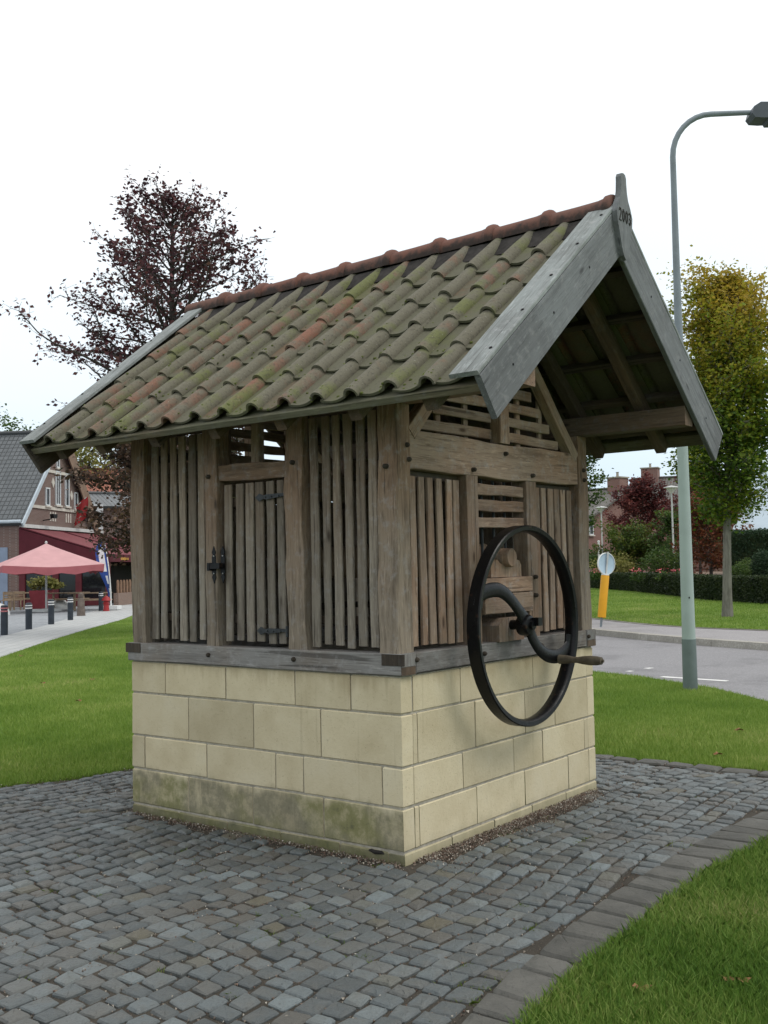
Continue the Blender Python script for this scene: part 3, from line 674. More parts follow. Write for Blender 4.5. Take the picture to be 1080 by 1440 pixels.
# sill beams, halved over each other at the corners
SZ0, SZ1 = 1.012, 1.130
zm = (SZ0+SZ1)/2; hgt = SZ1-SZ0; pj = 0.018
timber('sill', (0.07-pj, -pj, zm), (0.07-pj, L_+pj, zm), hgt, 0.14, 'wood_sill', wh, Z, 0.002)
timber('sill', (W_-0.07+pj, -pj, zm), (W_-0.07+pj, L_+pj, zm), hgt, 0.14, 'wood_sill', wh, Z, 0.002)
timber('sill', (0.1435-pj, 0.07-pj, zm), (W_-0.1435+pj, 0.07-pj, zm+0.002), hgt-0.004, 0.14, 'wood_sill', wh, Z, 0.002)
timber('sill', (0.1435-pj, L_-0.07+pj, zm), (W_-0.1435+pj, L_-0.07+pj, zm), hgt-0.004, 0.14, 'wood_sill', wh, Z, 0.002)
def tenon(c, size, mat='wood_end'):
    b = MB(); b.box(c, size); b.build('beam_end', mat, wh)
for yy in (0.055-pj, L_-0.055+pj): tenon((-pj+0.002, yy, zm+0.026), (0.012, 0.15, 0.062))
for xx in (0.066-pj, W_-0.066+pj): tenon((xx, -pj+0.002, zm-0.036), (0.128, 0.012, 0.044), 'wood_rafter')
for xx in (0.066-pj, W_-0.066+pj): tenon((xx, -pj+0.001, zm+0.022), (0.128, 0.010, 0.066), 'wood_sill')
# corner posts and wall plates
PZ = 2.50
posts_x = [(0.0, 0.13), (0.715, 0.845), (1.435, 1.56), (W_-0.14, W_)]
for (x0, x1) in (posts_x[0], posts_x[3]):
    for (y0, y1) in ((0.0, 0.135), (L_-0.135, L_)):
        timber('corner_post', ((x0+x1)/2, (y0+y1)/2, SZ1-0.004), ((x0+x1)/2, (y0+y1)/2, PZ+0.012), x1-x0, y1-y0, 'wood_post', wh, X, 0.012)
for xc in (0.075, W_-0.075):
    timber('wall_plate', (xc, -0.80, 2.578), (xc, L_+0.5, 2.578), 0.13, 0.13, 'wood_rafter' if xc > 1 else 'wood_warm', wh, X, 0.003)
def peg(p, nrm, r_=0.014):
    b = MB(); b.lathe(p, [(r_*1.05, -0.01), (r_, 0.012), (r_*0.6, 0.02), (0.001, 0.021)], 10, nrm); b.build('peg', 'wood_end', wh, True)
def slat(p0, p1, wd, mat='wood_slat', wdir=X, th=0.034, amp=0.0065):
    return timber('slat', p0, p1, wd, th, mat, wh, wdir, amp)
rs = random.Random(21)
def bay_v(axis, a0, a1, fixed, z0, z1, nsl=6, mat='wood_slat', parent=None, light_tight=False):
    pitch = (a1-a0)/nsl
    for i in range(nsl):
        c = a0 + pitch*(i+0.5) + rs.uniform(-.005, .005); wd = pitch*(rs.uniform(0.90, 0.99) if light_tight else rs.uniform(0.65, 0.74)); dz = rs.uniform(-.012, .006) if not light_tight else -0.034; lean = rs.uniform(-.006, .006)  # unseen rear walls: gaps shaped nearly closed to keep the interior dark
        if axis == 'x': o = timber('slat', (c+lean, fixed, z0+dz), (c-lean, fixed, z1), wd, 0.032 if light_tight else 0.017, mat, parent or wh, X, 0.003 if light_tight else 0.0038)
        else: o = timber('slat', (fixed, c+lean, z0+dz), (fixed, c-lean, z1), wd, 0.032 if light_tight else 0.017, mat, parent or wh, Y, 0.003 if light_tight else 0.0038)
def rail(axis, a0, a1, fixed, z, mat='wood_dark'):
    if axis == 'x': timber('rail', (a0, fixed, z), (a1, fixed, z), 0.05, 0.03, mat, wh, Z, 0.002)
    else: timber('rail', (fixed, a0, z), (fixed, a1, z), 0.05, 0.03, mat, wh, Z, 0.002)
SL0 = 1.158
# long side x = 0 (with door), and the opposite long side
for xo, sg in ((0.0, 1), (W_, -1)):
    fx = xo + sg*0.045
    for (y0, y1) in ((0.695, 0.835), (1.43, 1.545)):
        timber('post', (xo+sg*0.062, (y0+y1)/2, SZ1-0.003), (xo+sg*0.062, (y0+y1)/2, PZ+0.012), y1-y0, 0.115, 'wood_post', wh, Y, 0.012)
    bay_v('y', 0.160, 0.678, fx, SL0, 2.49, light_tight=sg < 0); bay_v('y', 1.562, 2.108, fx, SL0, 2.49, light_tight=sg < 0)
    for zr in (1.30, 2.36):
        rail('y', 0.14, 0.70, xo+sg*0.090, zr); rail('y', 1.54, 2.125, xo+sg*0.090, zr)
    if sg < 0:
        bay_v('y', 0.84, 1.425, fx, SL0, 2.50, light_tight=True)
        for zr in (1.30, 2.0): rail('y', 0.835, 1.43, xo+sg*0.090, zr)
    if sg > 0: timber('lintel', (xo+sg*0.05, 0.836, 2.208), (xo+sg*0.05, 1.429, 2.215), 0.100, 0.07, 'wood_post', wh, Z, 0.009)
timber('stub_post', (0.11, 1.165, 2.25), (0.11, 1.165, 2.52), 0.075, 0.05, 'wood_slat', wh, Y, 0.004)
# door in the long side
door = timber('door', (0.085, 0.85, 1.30), (0.085, 1.415, 1.30), 0.06, 0.028, 'wood_dark', wh, Z, 0.001)
timber('door_rail', (0.085, 0.85, 2.03), (0.085, 1.415, 2.03), 0.06, 0.028, 'wood_dark', door, Z, 0.001)
timber('door_brace', (0.087, 0.87, 1.33), (0.087, 1.39, 2.0), 0.05, 0.022, 'wood_dark', door, Z, 0.001)
bay_v('y', 0.862, 1.405, 0.048, 1.165, 2.142, 6, 'wood_slat', door)
for zc in (2.045, 1.232):
    b = MB(); b.prism([(-0.014, 0), (0.14, -0.016), (0.17, -0.010), (0.205, -0.024), (0.24, 0), (0.205, 0.024), (0.17, 0.010), (0.14, 0.016), (-0.014, 0.016)], 0.006, (0.029, 0.868, zc), Y, Z, -X)
    b.tube([(0.022, 0.852, zc-0.032), (0.022, 0.852, zc+0.032)], 0.010, 8)
    for q in (0.04, 0.10, 0.15): b.lathe((0.022, 0.868+q, zc), [(0.007, -0.002), (0.005, 0.004), (0.0005, 0.005)], 8, -X)
    b.build('hinge', 'hinge_iron', door)
lt = MB()
for yc in (1.395, 1.455):
    for sgn in (-1, 1):
        lt.prism([(-0.018, 0), (0.018, 0), (0.018, 0.05*sgn), (0.010, 0.062*sgn), (0.018, 0.078*sgn), (0.0, 0.118*sgn), (-0.018, 0.078*sgn), (-0.010, 0.062*sgn), (-0.018, 0.05*sgn)][::sgn], 0.006, (0.006 if yc > 1.42 else 0.0255, yc, 1.640), Y, Z, -X)
lt.box((-0.012, 1.425, 1.632), (0.034, 0.10, 0.036)); lt.box((-0.016, 1.475, 1.628), (0.03, 0.022, 0.05))
latch = lt.build('latch', 'black_iron', door)
for yc in (1.395, 1.455):
    for sgn in (-1, 1):
        b = MB(); b.lathe((0.0 if yc > 1.42 else 0.0195, yc, 1.640+sgn*0.055), [(0.006, -0.002), (0.004, 0.003), (0.0005, 0.004)], 8, -X); b.build('screw', 'steel_pin', latch)
# gable walls
def gable(yo, sg, front):
    fy = yo + sg*0.045
    timber('tie_beam', (0.131, yo+sg*0.055, 2.258), (W_-0.141, yo+sg*0.055, 2.268), 0.225, 0.10, 'wood_warm', wh, Z, 0.009)
    for (x0, x1) in posts_x[1:3]:
        timber('post', ((x0+x1)/2, yo+sg*0.062, SZ1-0.006), ((x0+x1)/2, yo+sg*0.062, 2.150), x1-x0, 0.11, 'wood_warm' if front else 'wood_post', wh, X, 0.006)
    bay_v('x', 0.150, 0.700, fy, SL0, 2.115, 6, 'wood_warm' if front else 'wood_slat', light_tight=not front); bay_v('x', 1.576, 2.142, fy, SL0, 2.12, 6, 'wood_warm' if front else 'wood_slat', light_tight=not front)
    for zr in (1.30, 2.125): rail('x', 0.13, 0.72, yo+sg*0.090, zr); rail('x', 1.56, W_-0.14, yo+sg*0.090, zr)
    if not front: bay_v('x', 0.85, 1.43, fy, SL0, 2.11, light_tight=True)
    # principal rafters, king post and louvre boards in the gable triangle
    rise = 0.62; apex = V(W_/2, 0, 3.36)
    for s2 in (-1, 1):
        a = V(W_/2 + s2*(W_/2-0.155), yo+sg*0.035, 2.352); b = V(W_/2 + s2*0.04, yo+sg*0.035, 3.30)
        timber('principal_rafter', a, b, 0.085, 0.07, 'wood_warm', wh, Z, 0.003)
    timber('king_post', (W_/2, yo+sg*0.03, 2.374), (W_/2, yo+sg*0.03, 3.34), 0.115, 0.08, 'wood_warm', wh, X, 0.003)
    for k2 in range(8):
        z_ = 2.435 + k2*0.098
        half = (W_/2-0.165) - (z_+0.045-2.352)*1.24
        if half < 0.16: continue
        for s2 in (-1, 1):
            timber('louvre_board', (W_/2+s2*0.062, yo+sg*0.065, z_+rs.uniform(-.006, .006)), (W_/2+s2*half, yo+sg*0.065, z_+rs.uniform(-.006, .006)), 0.062, 0.020, 'wood_warm', wh, Z, 0.004)
    for s2 in (-1, 1):
        timber('louvre_batten', (W_/2+s2*0.32, yo+sg*0.088, 2.36), (W_/2+s2*0.32, yo+sg*0.088, 3.0), 0.05, 0.022, 'wood_warm', wh, X, 0.001)
        timber('louvre_batten', (W_/2+s2*0.62, yo+sg*0.088, 2.36), (W_/2+s2*0.62, yo+sg*0.088, 2.75), 0.05, 0.022, 'wood_warm', wh, X, 0.001)
gable(0.0, 1, True); gable(L_, -1, False)
# middle bay of the gable front: rungs, cross beams, windlass bearing
for zc in (2.078, 1.978, 1.873):
    timber('slat', (0.850, 0.046, zc-0.004), (1.430, 0.046, zc+0.002), 0.066, 0.03, 'wood_warm', wh, Z, 0.006)
for xb in (1.02, 1.16, 1.30):
    b = MB(); b.tube([(xb, 0.10, 1.50), (xb, 0.10, 2.20)], 0.009, 6); b.build('iron_bar', 'hinge_iron', wh)
timber('cross_beam', (0.849, 0.06, 1.478), (1.431, 0.06, 1.478), 0.094, 0.16, 'wood_warm', wh, Z, 0.004)
timber('cross_beam', (0.849, 0.055, 1.365), (1.431, 0.055, 1.365), 0.124, 0.15, 'wood_warm', wh, Z, 0.004)
b = MB(); b.prism([(-0.185, 0), (0.185, 0), (0.185, 0.075), (0.16, 0.105), (0.11, 0.112), (0.07, 0.085), (-0.07, 0.085), (-0.11, 0.112), (-0.16, 0.105), (-0.185, 0.075)], 0.11, (1.14, 0.11, 1.526), X, Z, -Y); b.build('bearing_block', 'wood_warm', wh)
b = MB(); b.lathe((1.14, -0.045, 1.648), [(0.055, 0), (0.060, 0.006), (0.060, 0.2), (0.095, 0.21), (0.095, 1.95), (0.06, 1.96), (0.06, 2.2)], 20, Y); b.build('windlass_drum', 'wood_warm', wh, True)
b = MB(); b.prism([(-0.15, 0), (0.15, 0), (0.15, 0.10), (0.10, 0.145), (-0.10, 0.145), (-0.15, 0.10)], 0.17, (1.12, 0.13, 1.128), X, Z, -Y); b.build('bearing_block', 'wood_warm', wh)
b = MB(); b.lathe((1.14, 0.5, 1.648), [(0.11, 0), (0.115, 0.2), (0.115, 0.9), (0.11, 1.1)], 20, Y); b.build('rope_coil', 'bench_wood', wh, True)
# pegs
for p in [(0.0, 0.765, 1.075), (0.0, 1.49, 1.075), (0.0, 0.765, 2.235), (0.0, 1.49, 2.20), (0.0, 0.07, 2.16)]: peg((p[0]-(0.016 if p[2] < 1.1 else 0.004), p[1], p[2]), -X)
for p in [(0.095, 2.28), (0.11, 2.20), (0.78, 2.185), (1.50, 2.19), (1.16, 2.31), (2.235, 2.27), (2.24, 2.20), (1.50, 1.52), (1.50, 1.40), (0.80, 1.34), (0.12, 1.09), (0.82, 1.07), (1.52, 1.07), (2.2, 1.085)]:
    peg((p[0], -pj if p[1] < 1.1 else -0.002, p[1]), -Y)

# roof ----------------------------------------------------------------
HH, ZE, ZR, OF, OB = 1.618, 2.511, 3.765, 0.839, 0.596
AL = math.atan2(ZR-ZE, HH); SLEN = math.hypot(HH, ZR-ZE); YF, YB = -OF, L_+OB
def slope(side):          # frame of a slope: across X, up-slope U, normal N, origin at eave edge
    U = V(side*-1*math.cos(AL)*-1, 0, math.sin(AL)) if False else V(-side*math.cos(AL), 0, math.sin(AL))
    N = V(side*math.sin(AL), 0, math.cos(AL)); Xa = U.cross(N); O = V(W_/2 + side*HH, 0, ZE)
    return Xa, U, N, O
PITCH, ROWS, COLS, GAUGE = 0.2385, 5, 14, 0.366
def tile_mesh(seed, pan_only=False):
    r = random.Random(seed); prof = []
    for i in range(8):                     # pan
        t = i/7; prof.append((-0.016+0.162*t, 0.008 - 0.022*math.sin(PI*(0.10+0.84*t))))
    if pan_only: prof.append((0.155, 0.004))
    else:
        for i in range(1, 10):             # roll with its free edge lapping the next pan
            t = PI*(i/9)*1.06; prof.append((0.196-0.046*math.cos(t), 0.045*math.sin(t)+0.002))
    Lt, th = 0.455, 0.013; n = len(prof); vs = []; ns = 5
    for s_ in range(ns):
        u = s_/(ns-1); lift = 0.023*(1-u); sag = r.uniform(-.002, .002)
        for x_, z_ in prof: vs.append((x_, u*Lt, z_+lift+sag))
    for s_ in range(ns):
        u = s_/(ns-1); lift = 0.023*(1-u)
        for i, (x_, z_) in enumerate(prof):
            a = prof[max(0, i-1)]; b_ = prof[min(n-1, i+1)]; tx, tz = b_[0]-a[0], b_[1]-a[1]; q = math.hypot(tx, tz)
            vs.append((x_+tz/q*th, u*Lt, z_-tx/q*th+lift))
    fs = []; m_ = ns*n
    for s_ in range(ns-1):
        for i in range(n-1):
            a = s_*n+i; fs.append((a, a+1, a+n+1, a+n)); fs.append((m_+a, m_+a+n, m_+a+n+1, m_+a+1))
        fs.append((s_*n, s_*n+n, m_+s_*n+n, m_+s_*n)); a = s_*n+n-1; fs.append((a, m_+a, m_+a+n, a+n))
    for i in range(n-1):
        fs.append((i, m_+i, m_+i+1, i+1)); a = (ns-1)*n+i; fs.append((a, a+1, m_+a+1, m_+a))
    me = bpy.data.meshes.new('roof_tile'); me.from_pydata(vs, [], fs); me.polygons.foreach_set('use_smooth', [True]*len(fs)); me.set_sharp_from_angle(angle=R(50)); me.update()
    me.materials.append(M['pantile']); return me
TM = [tile_mesh(i) for i in range(6)]; TP_ = tile_mesh(9, True); rt = random.Random(3)
for side in (-1, 1):
    Xa, U, N, O = slope(side)
    for r_ in range(ROWS):
        for c_ in range(COLS+1):
            s0 = 0.035 + GAUGE*r_ + rt.uniform(-.008, .008)
            yy = 2.590+0.196 - PITCH*c_ if side < 0 else -0.52-0.196 + PITCH*c_
            Lrow = 0.43
            p = V(O.x, yy + rt.uniform(-.005, .005), O.z) + U*(s0 + rt.uniform(-.010, .006)) + N*(-0.070 + rt.uniform(-.003, .003))
            rot = rt.uniform(-.011, .011); Xr = Xa*math.cos(rot)+U*math.sin(rot); Ur = U*math.cos(rot)-Xa*math.sin(rot)
            mw = Matrix(((Xr.x, Ur.x, N.x, p.x), (Xr.y, Ur.y, N.y, p.y), (Xr.z, Ur.z, N.z, p.z), (0, 0, 0, 1)))
            link('roof_tile', TM[rt.randrange(6)] if c_ < COLS else TP_, None, wh, mw)
    # battens under each course, rafters, eave board
    for r_ in range(6):
        p = V(O.x, 0, O.z) + U*(0.508 + GAUGE*(r_-1)) + N*(-0.0985)
        if r_ == 0: p = V(O.x, 0, O.z) + U*0.19 + N*(-0.105)
        timber('batten', (p.x, YF+0.035, p.z), (p.x, YB-0.035, p.z), 0.045, 0.055 if r_ else 0.03, 'wood_dark', wh, U, 0.001)
    for yy in (-0.45, 0.04, 0.58, 1.12, 1.66, 2.19, 2.62):
        a = O + U*(0.07) + N*(-0.172); b_ = O + U*(SLEN-0.06) + N*(-0.172)
        timber('rafter', (a.x, yy, a.z), (b_.x, yy, b_.z), 0.075, 0.085, 'wood_rafter', wh, Y, 0.002)
    p = O + U*0.075 + N*(-0.104)
    timber('eave_board', (p.x, YF+0.034, p.z), (p.x, YB-0.034, p.z), 0.11, 0.042, 'wood_eave', wh, U, 0.002)
    # verges
    for yv, sg in ((YF, 1), (YB, -1)):
        for_cap = O + N*(-0.012); e1 = for_cap + U*(-0.004); e2 = for_cap + U*(SLEN-0.006)
        timber('verge_cap', (e1.x, yv+sg*0.082, e1.z), (e2.x, yv+sg*0.082, e2.z), 0.165, 0.024, 'wood_cap', wh, Y, 0.0015)
        q = O + N*(-0.147); e1 = q + U*0.0; e2 = q + U*(SLEN-0.115+0.0)
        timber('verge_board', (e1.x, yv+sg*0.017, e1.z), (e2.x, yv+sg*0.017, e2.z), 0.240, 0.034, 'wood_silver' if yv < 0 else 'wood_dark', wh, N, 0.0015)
        for q_ in (0.22, 0.62, 1.02, 1.42, 1.82):
            c_ = O + U*q_; bo = MB(); bo.lathe((c_.x, yv+sg*0.035, c_.z), [(0.009, -0.004), (0.009, 0.006), (0.001, 0.008)], 6, N); bo.build('nail', 'black_iron', wh)
        for q_ in (0.3, 0.85, 1.4):
            c_ = O + U*q_ + N*(-0.14); bo = MB(); bo.lathe((c_.x, yv, c_.z), [(0.007, -0.004), (0.007, 0.003), (0.001, 0.004)], 6, V(0, -sg, 0)); bo.build('nail', 'black_iron', wh)
mo = MB(); rm = random.Random(77); Xa, U, N, O = slope(-1)
for q in range(620):                    # moss pads caught on the tile lips and in the pans
    r_ = min(4, int(abs(rm.gauss(0, 1.9)))); c_ = rm.randrange(COLS); xl = rm.choice((rm.uniform(0.02, 0.13), rm.uniform(0.13, 0.16), rm.uniform(0.14, 0.25)))
    zl = 0.008-0.022*math.sin(PI*(0.10+0.84*max(0, (xl+0.016)/0.162))) if xl < 0.146 else 0.045*math.sqrt(max(0, 1-((xl-0.196)/0.046)**2))
    sl_ = 0.037+GAUGE*r_+abs(rm.gauss(0, 0.05)); p = V(O.x, 2.786-PITCH*c_, O.z) + Xa*xl + U*sl_ + N*(-0.070+zl+0.020)
    rr = rm.uniform(0.004, 0.011); mo.lathe(p, [(rr, -0.004), (rr*0.85, rr*0.35), (rr*0.4, rr*0.6), (0.0005, rr*0.65)], 6, N)
o = mo.build('roof_moss', 'moss_pad', wh); o['kind'] = 'stuff'
timber('ridge_beam', (W_/2, YF+0.035, 3.50), (W_/2, YB-0.035, 3.50), 0.07, 0.14, 'wood_dark', wh, X, 0.002)
# ridge: dark bedding and collared ridge tiles
b = MB(); nn = 60; vs = []; fs = []
for i in range(nn+1):
    yy = YF+0.17 + (YB-YF-0.34)*i/nn
    for (dx, dz) in ((-0.200, -0.185), (-0.165, -0.145), (-0.09, -0.06), (0.0, -0.01), (0.09, -0.06), (0.165, -0.145), (0.200, -0.185)):
        f_ = 1 + 0.10*mnoise.noise(V(yy*9, dx*20, 1)); vs.append((W_/2+dx*f_, yy, 3.715+dz*f_))
for i in range(nn):
    for k in range(6): a = i*7+k; fs.append((a, a+1, a+8, a+7))
b.add(vs, fs); b.build('ridge_bedding', 'soot_mortar', wh, True)
nrt = 9; y0r, y1r = YF+0.02, YB+0.01; lr = (y1r-y0r)/nrt
def half_lathe(prof, c, n=14):
    mb = MB(); a0, a1 = R(-12), R(192); vs = []; fs = []; m_ = n+1
    for r_, h in prof:
        for k in range(m_):
            t = a0+(a1-a0)*k/n; vs.append((r_*math.cos(t), h, r_*math.sin(t)*1.0))
    for i in range(len(prof)-1):
        for k in range(n): fs.append((i*m_+k, (i+1)*m_+k, (i+1)*m_+k+1, i*m_+k+1))
    mb.add(vs, fs); return mb
me_r = None
for i in range(nrt):
    prof = [(0.075, -0.004), (0.100, 0.0), (0.106, 0.006), (0.110, 0.022), (0.108, 0.046), (0.097, 0.055), (0.090, 0.10), (0.086, lr*0.6), (0.084, lr+0.03)]
    if me_r is None:
        o = half_lathe(prof, None).build('ridge_tile', 'ridge_clay', wh, True, origin=(0, 0, 0)); me_r = o.data
        bpy.data.objects.remove(o)
    link('ridge_tile', me_r, None, wh, Matrix.Translation((W_/2+rt.uniform(-.004, .004), y0r+lr*i, 3.690+rt.uniform(-.003, .003))) @ Matrix.Rotation(rt.uniform(-.012, .012), 4, 'Z'))
b = MB(); b.lathe((W_/2, y0r+0.006, 3.690), [(0.001, -0.012), (0.07, -0.006), (0.098, 0.004)], 16, Y); b.build('ridge_end', 'ridge_clay', wh, True)
# carved finial board with the year
prof = [(0.0, 3.385), (0.030, 3.41), (0.052, 3.46), (0.075, 3.54), (0.100, 3.60), (0.108, 3.66), (0.085, 3.71), (0.055, 3.755), (0.042, 3.80), (0.036, 3.86), (0.036, 3.885), (0.024, 3.905), (0.0, 3.910)]
poly = prof + [(-x_, z_) for x_, z_ in prof[-2:0:-1]]
b = MB(); b.prism(poly, 0.034, (W_/2-0.005, YF+0.001, 0.0), X, Z, -Y)
fin = b.build('finial_board', 'wood_silver', wh)
def digit(ch):           # carved strokes as flat tubes
    A = {'2': [(0.1, .8), (.3, 1), (.7, 1), (.9, .8), (.85, .6), (.1, 0), (.95, 0)],
         '0': [(.5, 1), (.15, .8), (.1, .5), (.15, .2), (.5, 0), (.85, .2), (.9, .5), (.85, .8), (.5, 1)],
         '3': [(.1, .85), (.4, 1), (.85, .85), (.8, .62), (.4, .52), (.85, .42), (.9, .15), (.5, 0), (.08, .15)]}
    return A[ch]
for i, ch in enumerate('2003'):
    b = MB(); x0 = W_/2-0.086+i*0.044
    b.tube([(x0+a*0.031, YF-0.0335, 3.612+q*0.072) for a, q in digit(ch)], 0.0048, 6); b.build('digit', 'carved', fin)

# crank wheel -----------------------------------------------------------
XC, YC, ZC_ = 1.115, -0.150, 1.228
b = MB(); b.lathe((XC, YC, ZC_), [(0.588, -0.036), (0.612, -0.040), (0.618, -0.034), (0.618, 0.040), (0.612, 0.046), (0.588, 0.046), (0.580, 0.036), (0.574, 0.012), (0.573, 0.0), (0.575, -0.014), (0.580, -0.028), (0.588, -0.036)], 96, Y, cap=False)
wheel = b.build('crank_wheel', 'black_iron', wh, True)
sp_px = [(664, 850), (670, 842), (679, 834), (690, 830), (702, 830), (713, 837), (724, 850), (734, 865), (743, 880), (749, 897), (757, 911), (769, 921), (783, 923), (794, 916), (801, 905), (804, 893)]
pts = [pl(x_, y_, 1, YC) for x_, y_ in sp_px]
def cr(pts, k=4):
    o = []
    for i in range(len(pts)-1):
        p0, p1, p2, p3 = pts[max(0, i-1)], pts[i], pts[i+1], pts[min(len(pts)-1, i+2)]
        for j in range(k):
            t = j/k; o.append(0.5*((2*p1)+(p2-p0)*t+(2*p0-5*p1+4*p2-p3)*t*t+(3*p1-p0-3*p2+p3)*t**3))
    return o + [pts[-1]]
pts = cr(pts); nn = len(pts)
# keep the spoke inside the rim
q = []
for p in pts:
    d = V(p.x-XC, 0, p.z-ZC_); rr = d.length
    q.append(V(XC, YC, ZC_) + d*(min(rr, 0.572)/max(rr, 1e-6)))
rad = [(0.013, 0.044+0.004*abs(2*i/(nn-1)-1)**4+0.014*max(0, 1-abs(2*i/(nn-1)-1.05)*5)) for i in range(nn)]
b = MB(); b.tube(q, rad, 12, True, flat=Y); b.build('spoke', 'black_iron', wheel, True)
b = MB(); b.lathe((XC, 0.06, ZC_), [(0.030, 0), (0.030, -0.16), (0.062, -0.165), (0.066, -0.175), (0.066, -0.225), (0.058, -0.238), (0.028, -0.245), (0.028, -0.262), (0.001, -0.264)], 24, Y); b.build('hub', 'black_iron', wheel, True)
b = MB(); b.box((XC+0.03, YC-0.055, ZC_+0.02), (0.05, 0.05, 0.05)); b.build('key', 'black_iron', wheel)
hb = pl(786, 927, 1, YC-0.02)
b = MB(); b.lathe((hb.x, hb.y, hb.z), [(0.012, 0.0), (0.030, -0.004), (0.028, -0.05), (0.020, -0.10), (0.019, -0.13), (0.026, -0.17), (0.0305, -0.22), (0.029, -0.27), (0.024, -0.292), (0.024, -0.300), (0.010, -0.302), (0.010, -0.314), (0.0005, -0.316)], 18, Y); b.build('handle', 'handle_wood', wheel, True)

# ------------------------------------------------------------------ foliage helpers
def leaf_quads(C, size, rng, flat=0.35, aspect=0.6, droop=0.0):
    n = len(C); L = size*rng.uniform(0.65, 1.35, n)
    d = rng.normal(size=(n, 3)); d[:, 2] = d[:, 2]*0.5-droop; d /= np.linalg.norm(d, axis=1)[:, None]
    u = rng.normal(size=(n, 3)); u[:, 2] += flat*3; s_ = np.cross(d, u); s_ /= np.linalg.norm(s_, axis=1)[:, None]+1e-9
    nn_ = np.cross(s_, d)
    a = C - d*(L*0.5)[:, None]; b = C + s_*(L*aspect*0.5)[:, None] + nn_*(L*0.08)[:, None]; c = C + d*(L*0.5)[:, None]; e_ = C - s_*(L*aspect*0.5)[:, None] + nn_*(L*0.08)[:, None]
    return np.stack([a, b, c, e_], 1).reshape(-1, 3)
def grow(base, H, z0, prof, nprim, elev, rt, rng, lean=(0, 0), sec=0.30, twig=0.30, jit=0.12, nl=3, trunk_top=0.97, wobble=0.12, step=0.22, curve=0.0, spread=8):
    base = np.array(base, float); segs = []; leaves = []
    zs = np.linspace(0, 1, 16); tr = np.stack([base[0]+lean[0]*zs*H+wobble*np.sin(zs*5+1)*zs, base[1]+lean[1]*zs*H+wobble*np.cos(zs*4)*zs, base[2]+zs*H*trunk_top], 1)
    segs.append((tr, [rt*(1-0.93*t)**0.9+0.008 + (0.25*rt*max(0, 1-t*14)) for t in zs]))
    def tp(t): return np.array([np.interp(t, zs, tr[:, i]) for i in range(3)])
    for i in range(nprim):
        t = (i+0.5)/nprim; t = t**0.92; zf = (z0 + (H-z0)*t)/H/trunk_top; zf = min(zf, 0.995)
        az = i*2.39996 + rng.uniform(-.35, .35); el = R(elev(t)+rng.uniform(-spread, spread)); Ln = prof(t, az)*rng.uniform(0.78, 1.08)
        if Ln < 0.1: continue
        p = tp(zf); d = np.array([math.cos(az)*math.cos(el), math.sin(az)*math.cos(el), math.sin(el)])
        Ln = Ln/max(0.35, math.cos(el)); k = max(4, int(Ln/step)); pts = [p]
        for j in range(k):
            d = d + rng.normal(size=3)*0.10 + np.array([0, 0, curve]); d /= np.linalg.norm(d); pts.append(pts[-1]+d*Ln/k)
        pts = np.array(pts); r0 = max(0.010, rt*0.34*(1-0.75*t)); segs.append((pts, [r0*(1-0.85*q/k)+0.004 for q in range(k+1)]))
        for j in range(1, k+1):
            if j/k < 0.22: continue
            rem = Ln*(1-j/k)
            for s2 in (-1, 1):
                if rng.random() < 0.12: continue
                dd = pts[min(j, k)]-pts[j-1]; dd /= np.linalg.norm(dd); side = np.cross(dd, [0, 0, 1]); side /= np.linalg.norm(side)+1e-9
                v_ = dd*0.6 + side*s2*rng.uniform(0.5, 1.1) + np.array([0, 0, rng.uniform(-.25, .45)]); v_ /= np.linalg.norm(v_)
                sl = min(max(sec*Ln*0.6*(1-0.55*j/k), 0.22), 1.3)*rng.uniform(0.6, 1.2); ks = max(2, int(sl/0.2)); sp_ = [pts[j]]
                for q in range(ks):
                    v_ = v_ + rng.normal(size=3)*0.16; v_ /= np.linalg.norm(v_); sp_.append(sp_[-1]+v_*sl/ks)
                sp_ = np.array(sp_); segs.append((sp_, [0.011-0.008*q/ks for q in range(ks+1)]))
                for q in range(1, ks+1):
                    for _ in range(nl):
                        leaves.append(sp_[q] + rng.normal(size=3)*jit)
                    if rng.random() < 0.7:
                        tw = rng.normal(size=3); tw /= np.linalg.norm(tw); tl = twig*rng.uniform(0.4, 1.1)
                        segs.append((np.array([sp_[q], sp_[q]+tw*tl]), [0.005, 0.003]))
                        for _ in range(nl): leaves.append(sp_[q]+tw*tl*rng.uniform(0.3, 1.1)+rng.normal(size=3)*jit*0.7)
    return segs, np.array(leaves)
def branches(segs, name, mat, par):
    mb = MB()
    for pts, rad in segs: mb.tube(pts, list(map(float, rad)), 8 if rad[0] > 0.05 else 3, rad[0] > 0.05)
    return mb.build(name, mat, par, True)
def tree(name, base, label, segs, leaves, lmat, bmat, size, group=None, flat=0.3, aspect=0.62, rng=RNG, cat='tree'):
    e_ = empty(name, base, label, cat, group)
    branches(segs, 'trunk', bmat, e_)
    q = leaf_quads(leaves, size, rng, flat, aspect) - np.array(base)
    o = np_mesh('crown', q, 4, lmat); o.matrix_basis = Matrix.Translation(Vector(base)); setpar(o, e_)
    return e_
def blob_points(c, rad, n, rng, fill=0.35, lump=0.28, fr=1.4):
    d = rng.normal(size=(n, 3)); d /= np.linalg.norm(d, axis=1)[:, None]
    r_ = (1-(rng.random(n)**1.6)*(1-fill)*0.9)
    ph = rng.uniform(0, 6.28, 6)
    lf = 1 + lump*(np.sin(d[:, 0]*3.1*fr+ph[0])*np.sin(d[:, 1]*2.7*fr+ph[1]) + 0.6*np.sin(d[:, 2]*4.3*fr+ph[2]+d[:, 0]*3)) + 0.07*rng.normal(size=n)
    return np.array(c) + d*(r_*lf)[:, None]*np.array(rad)
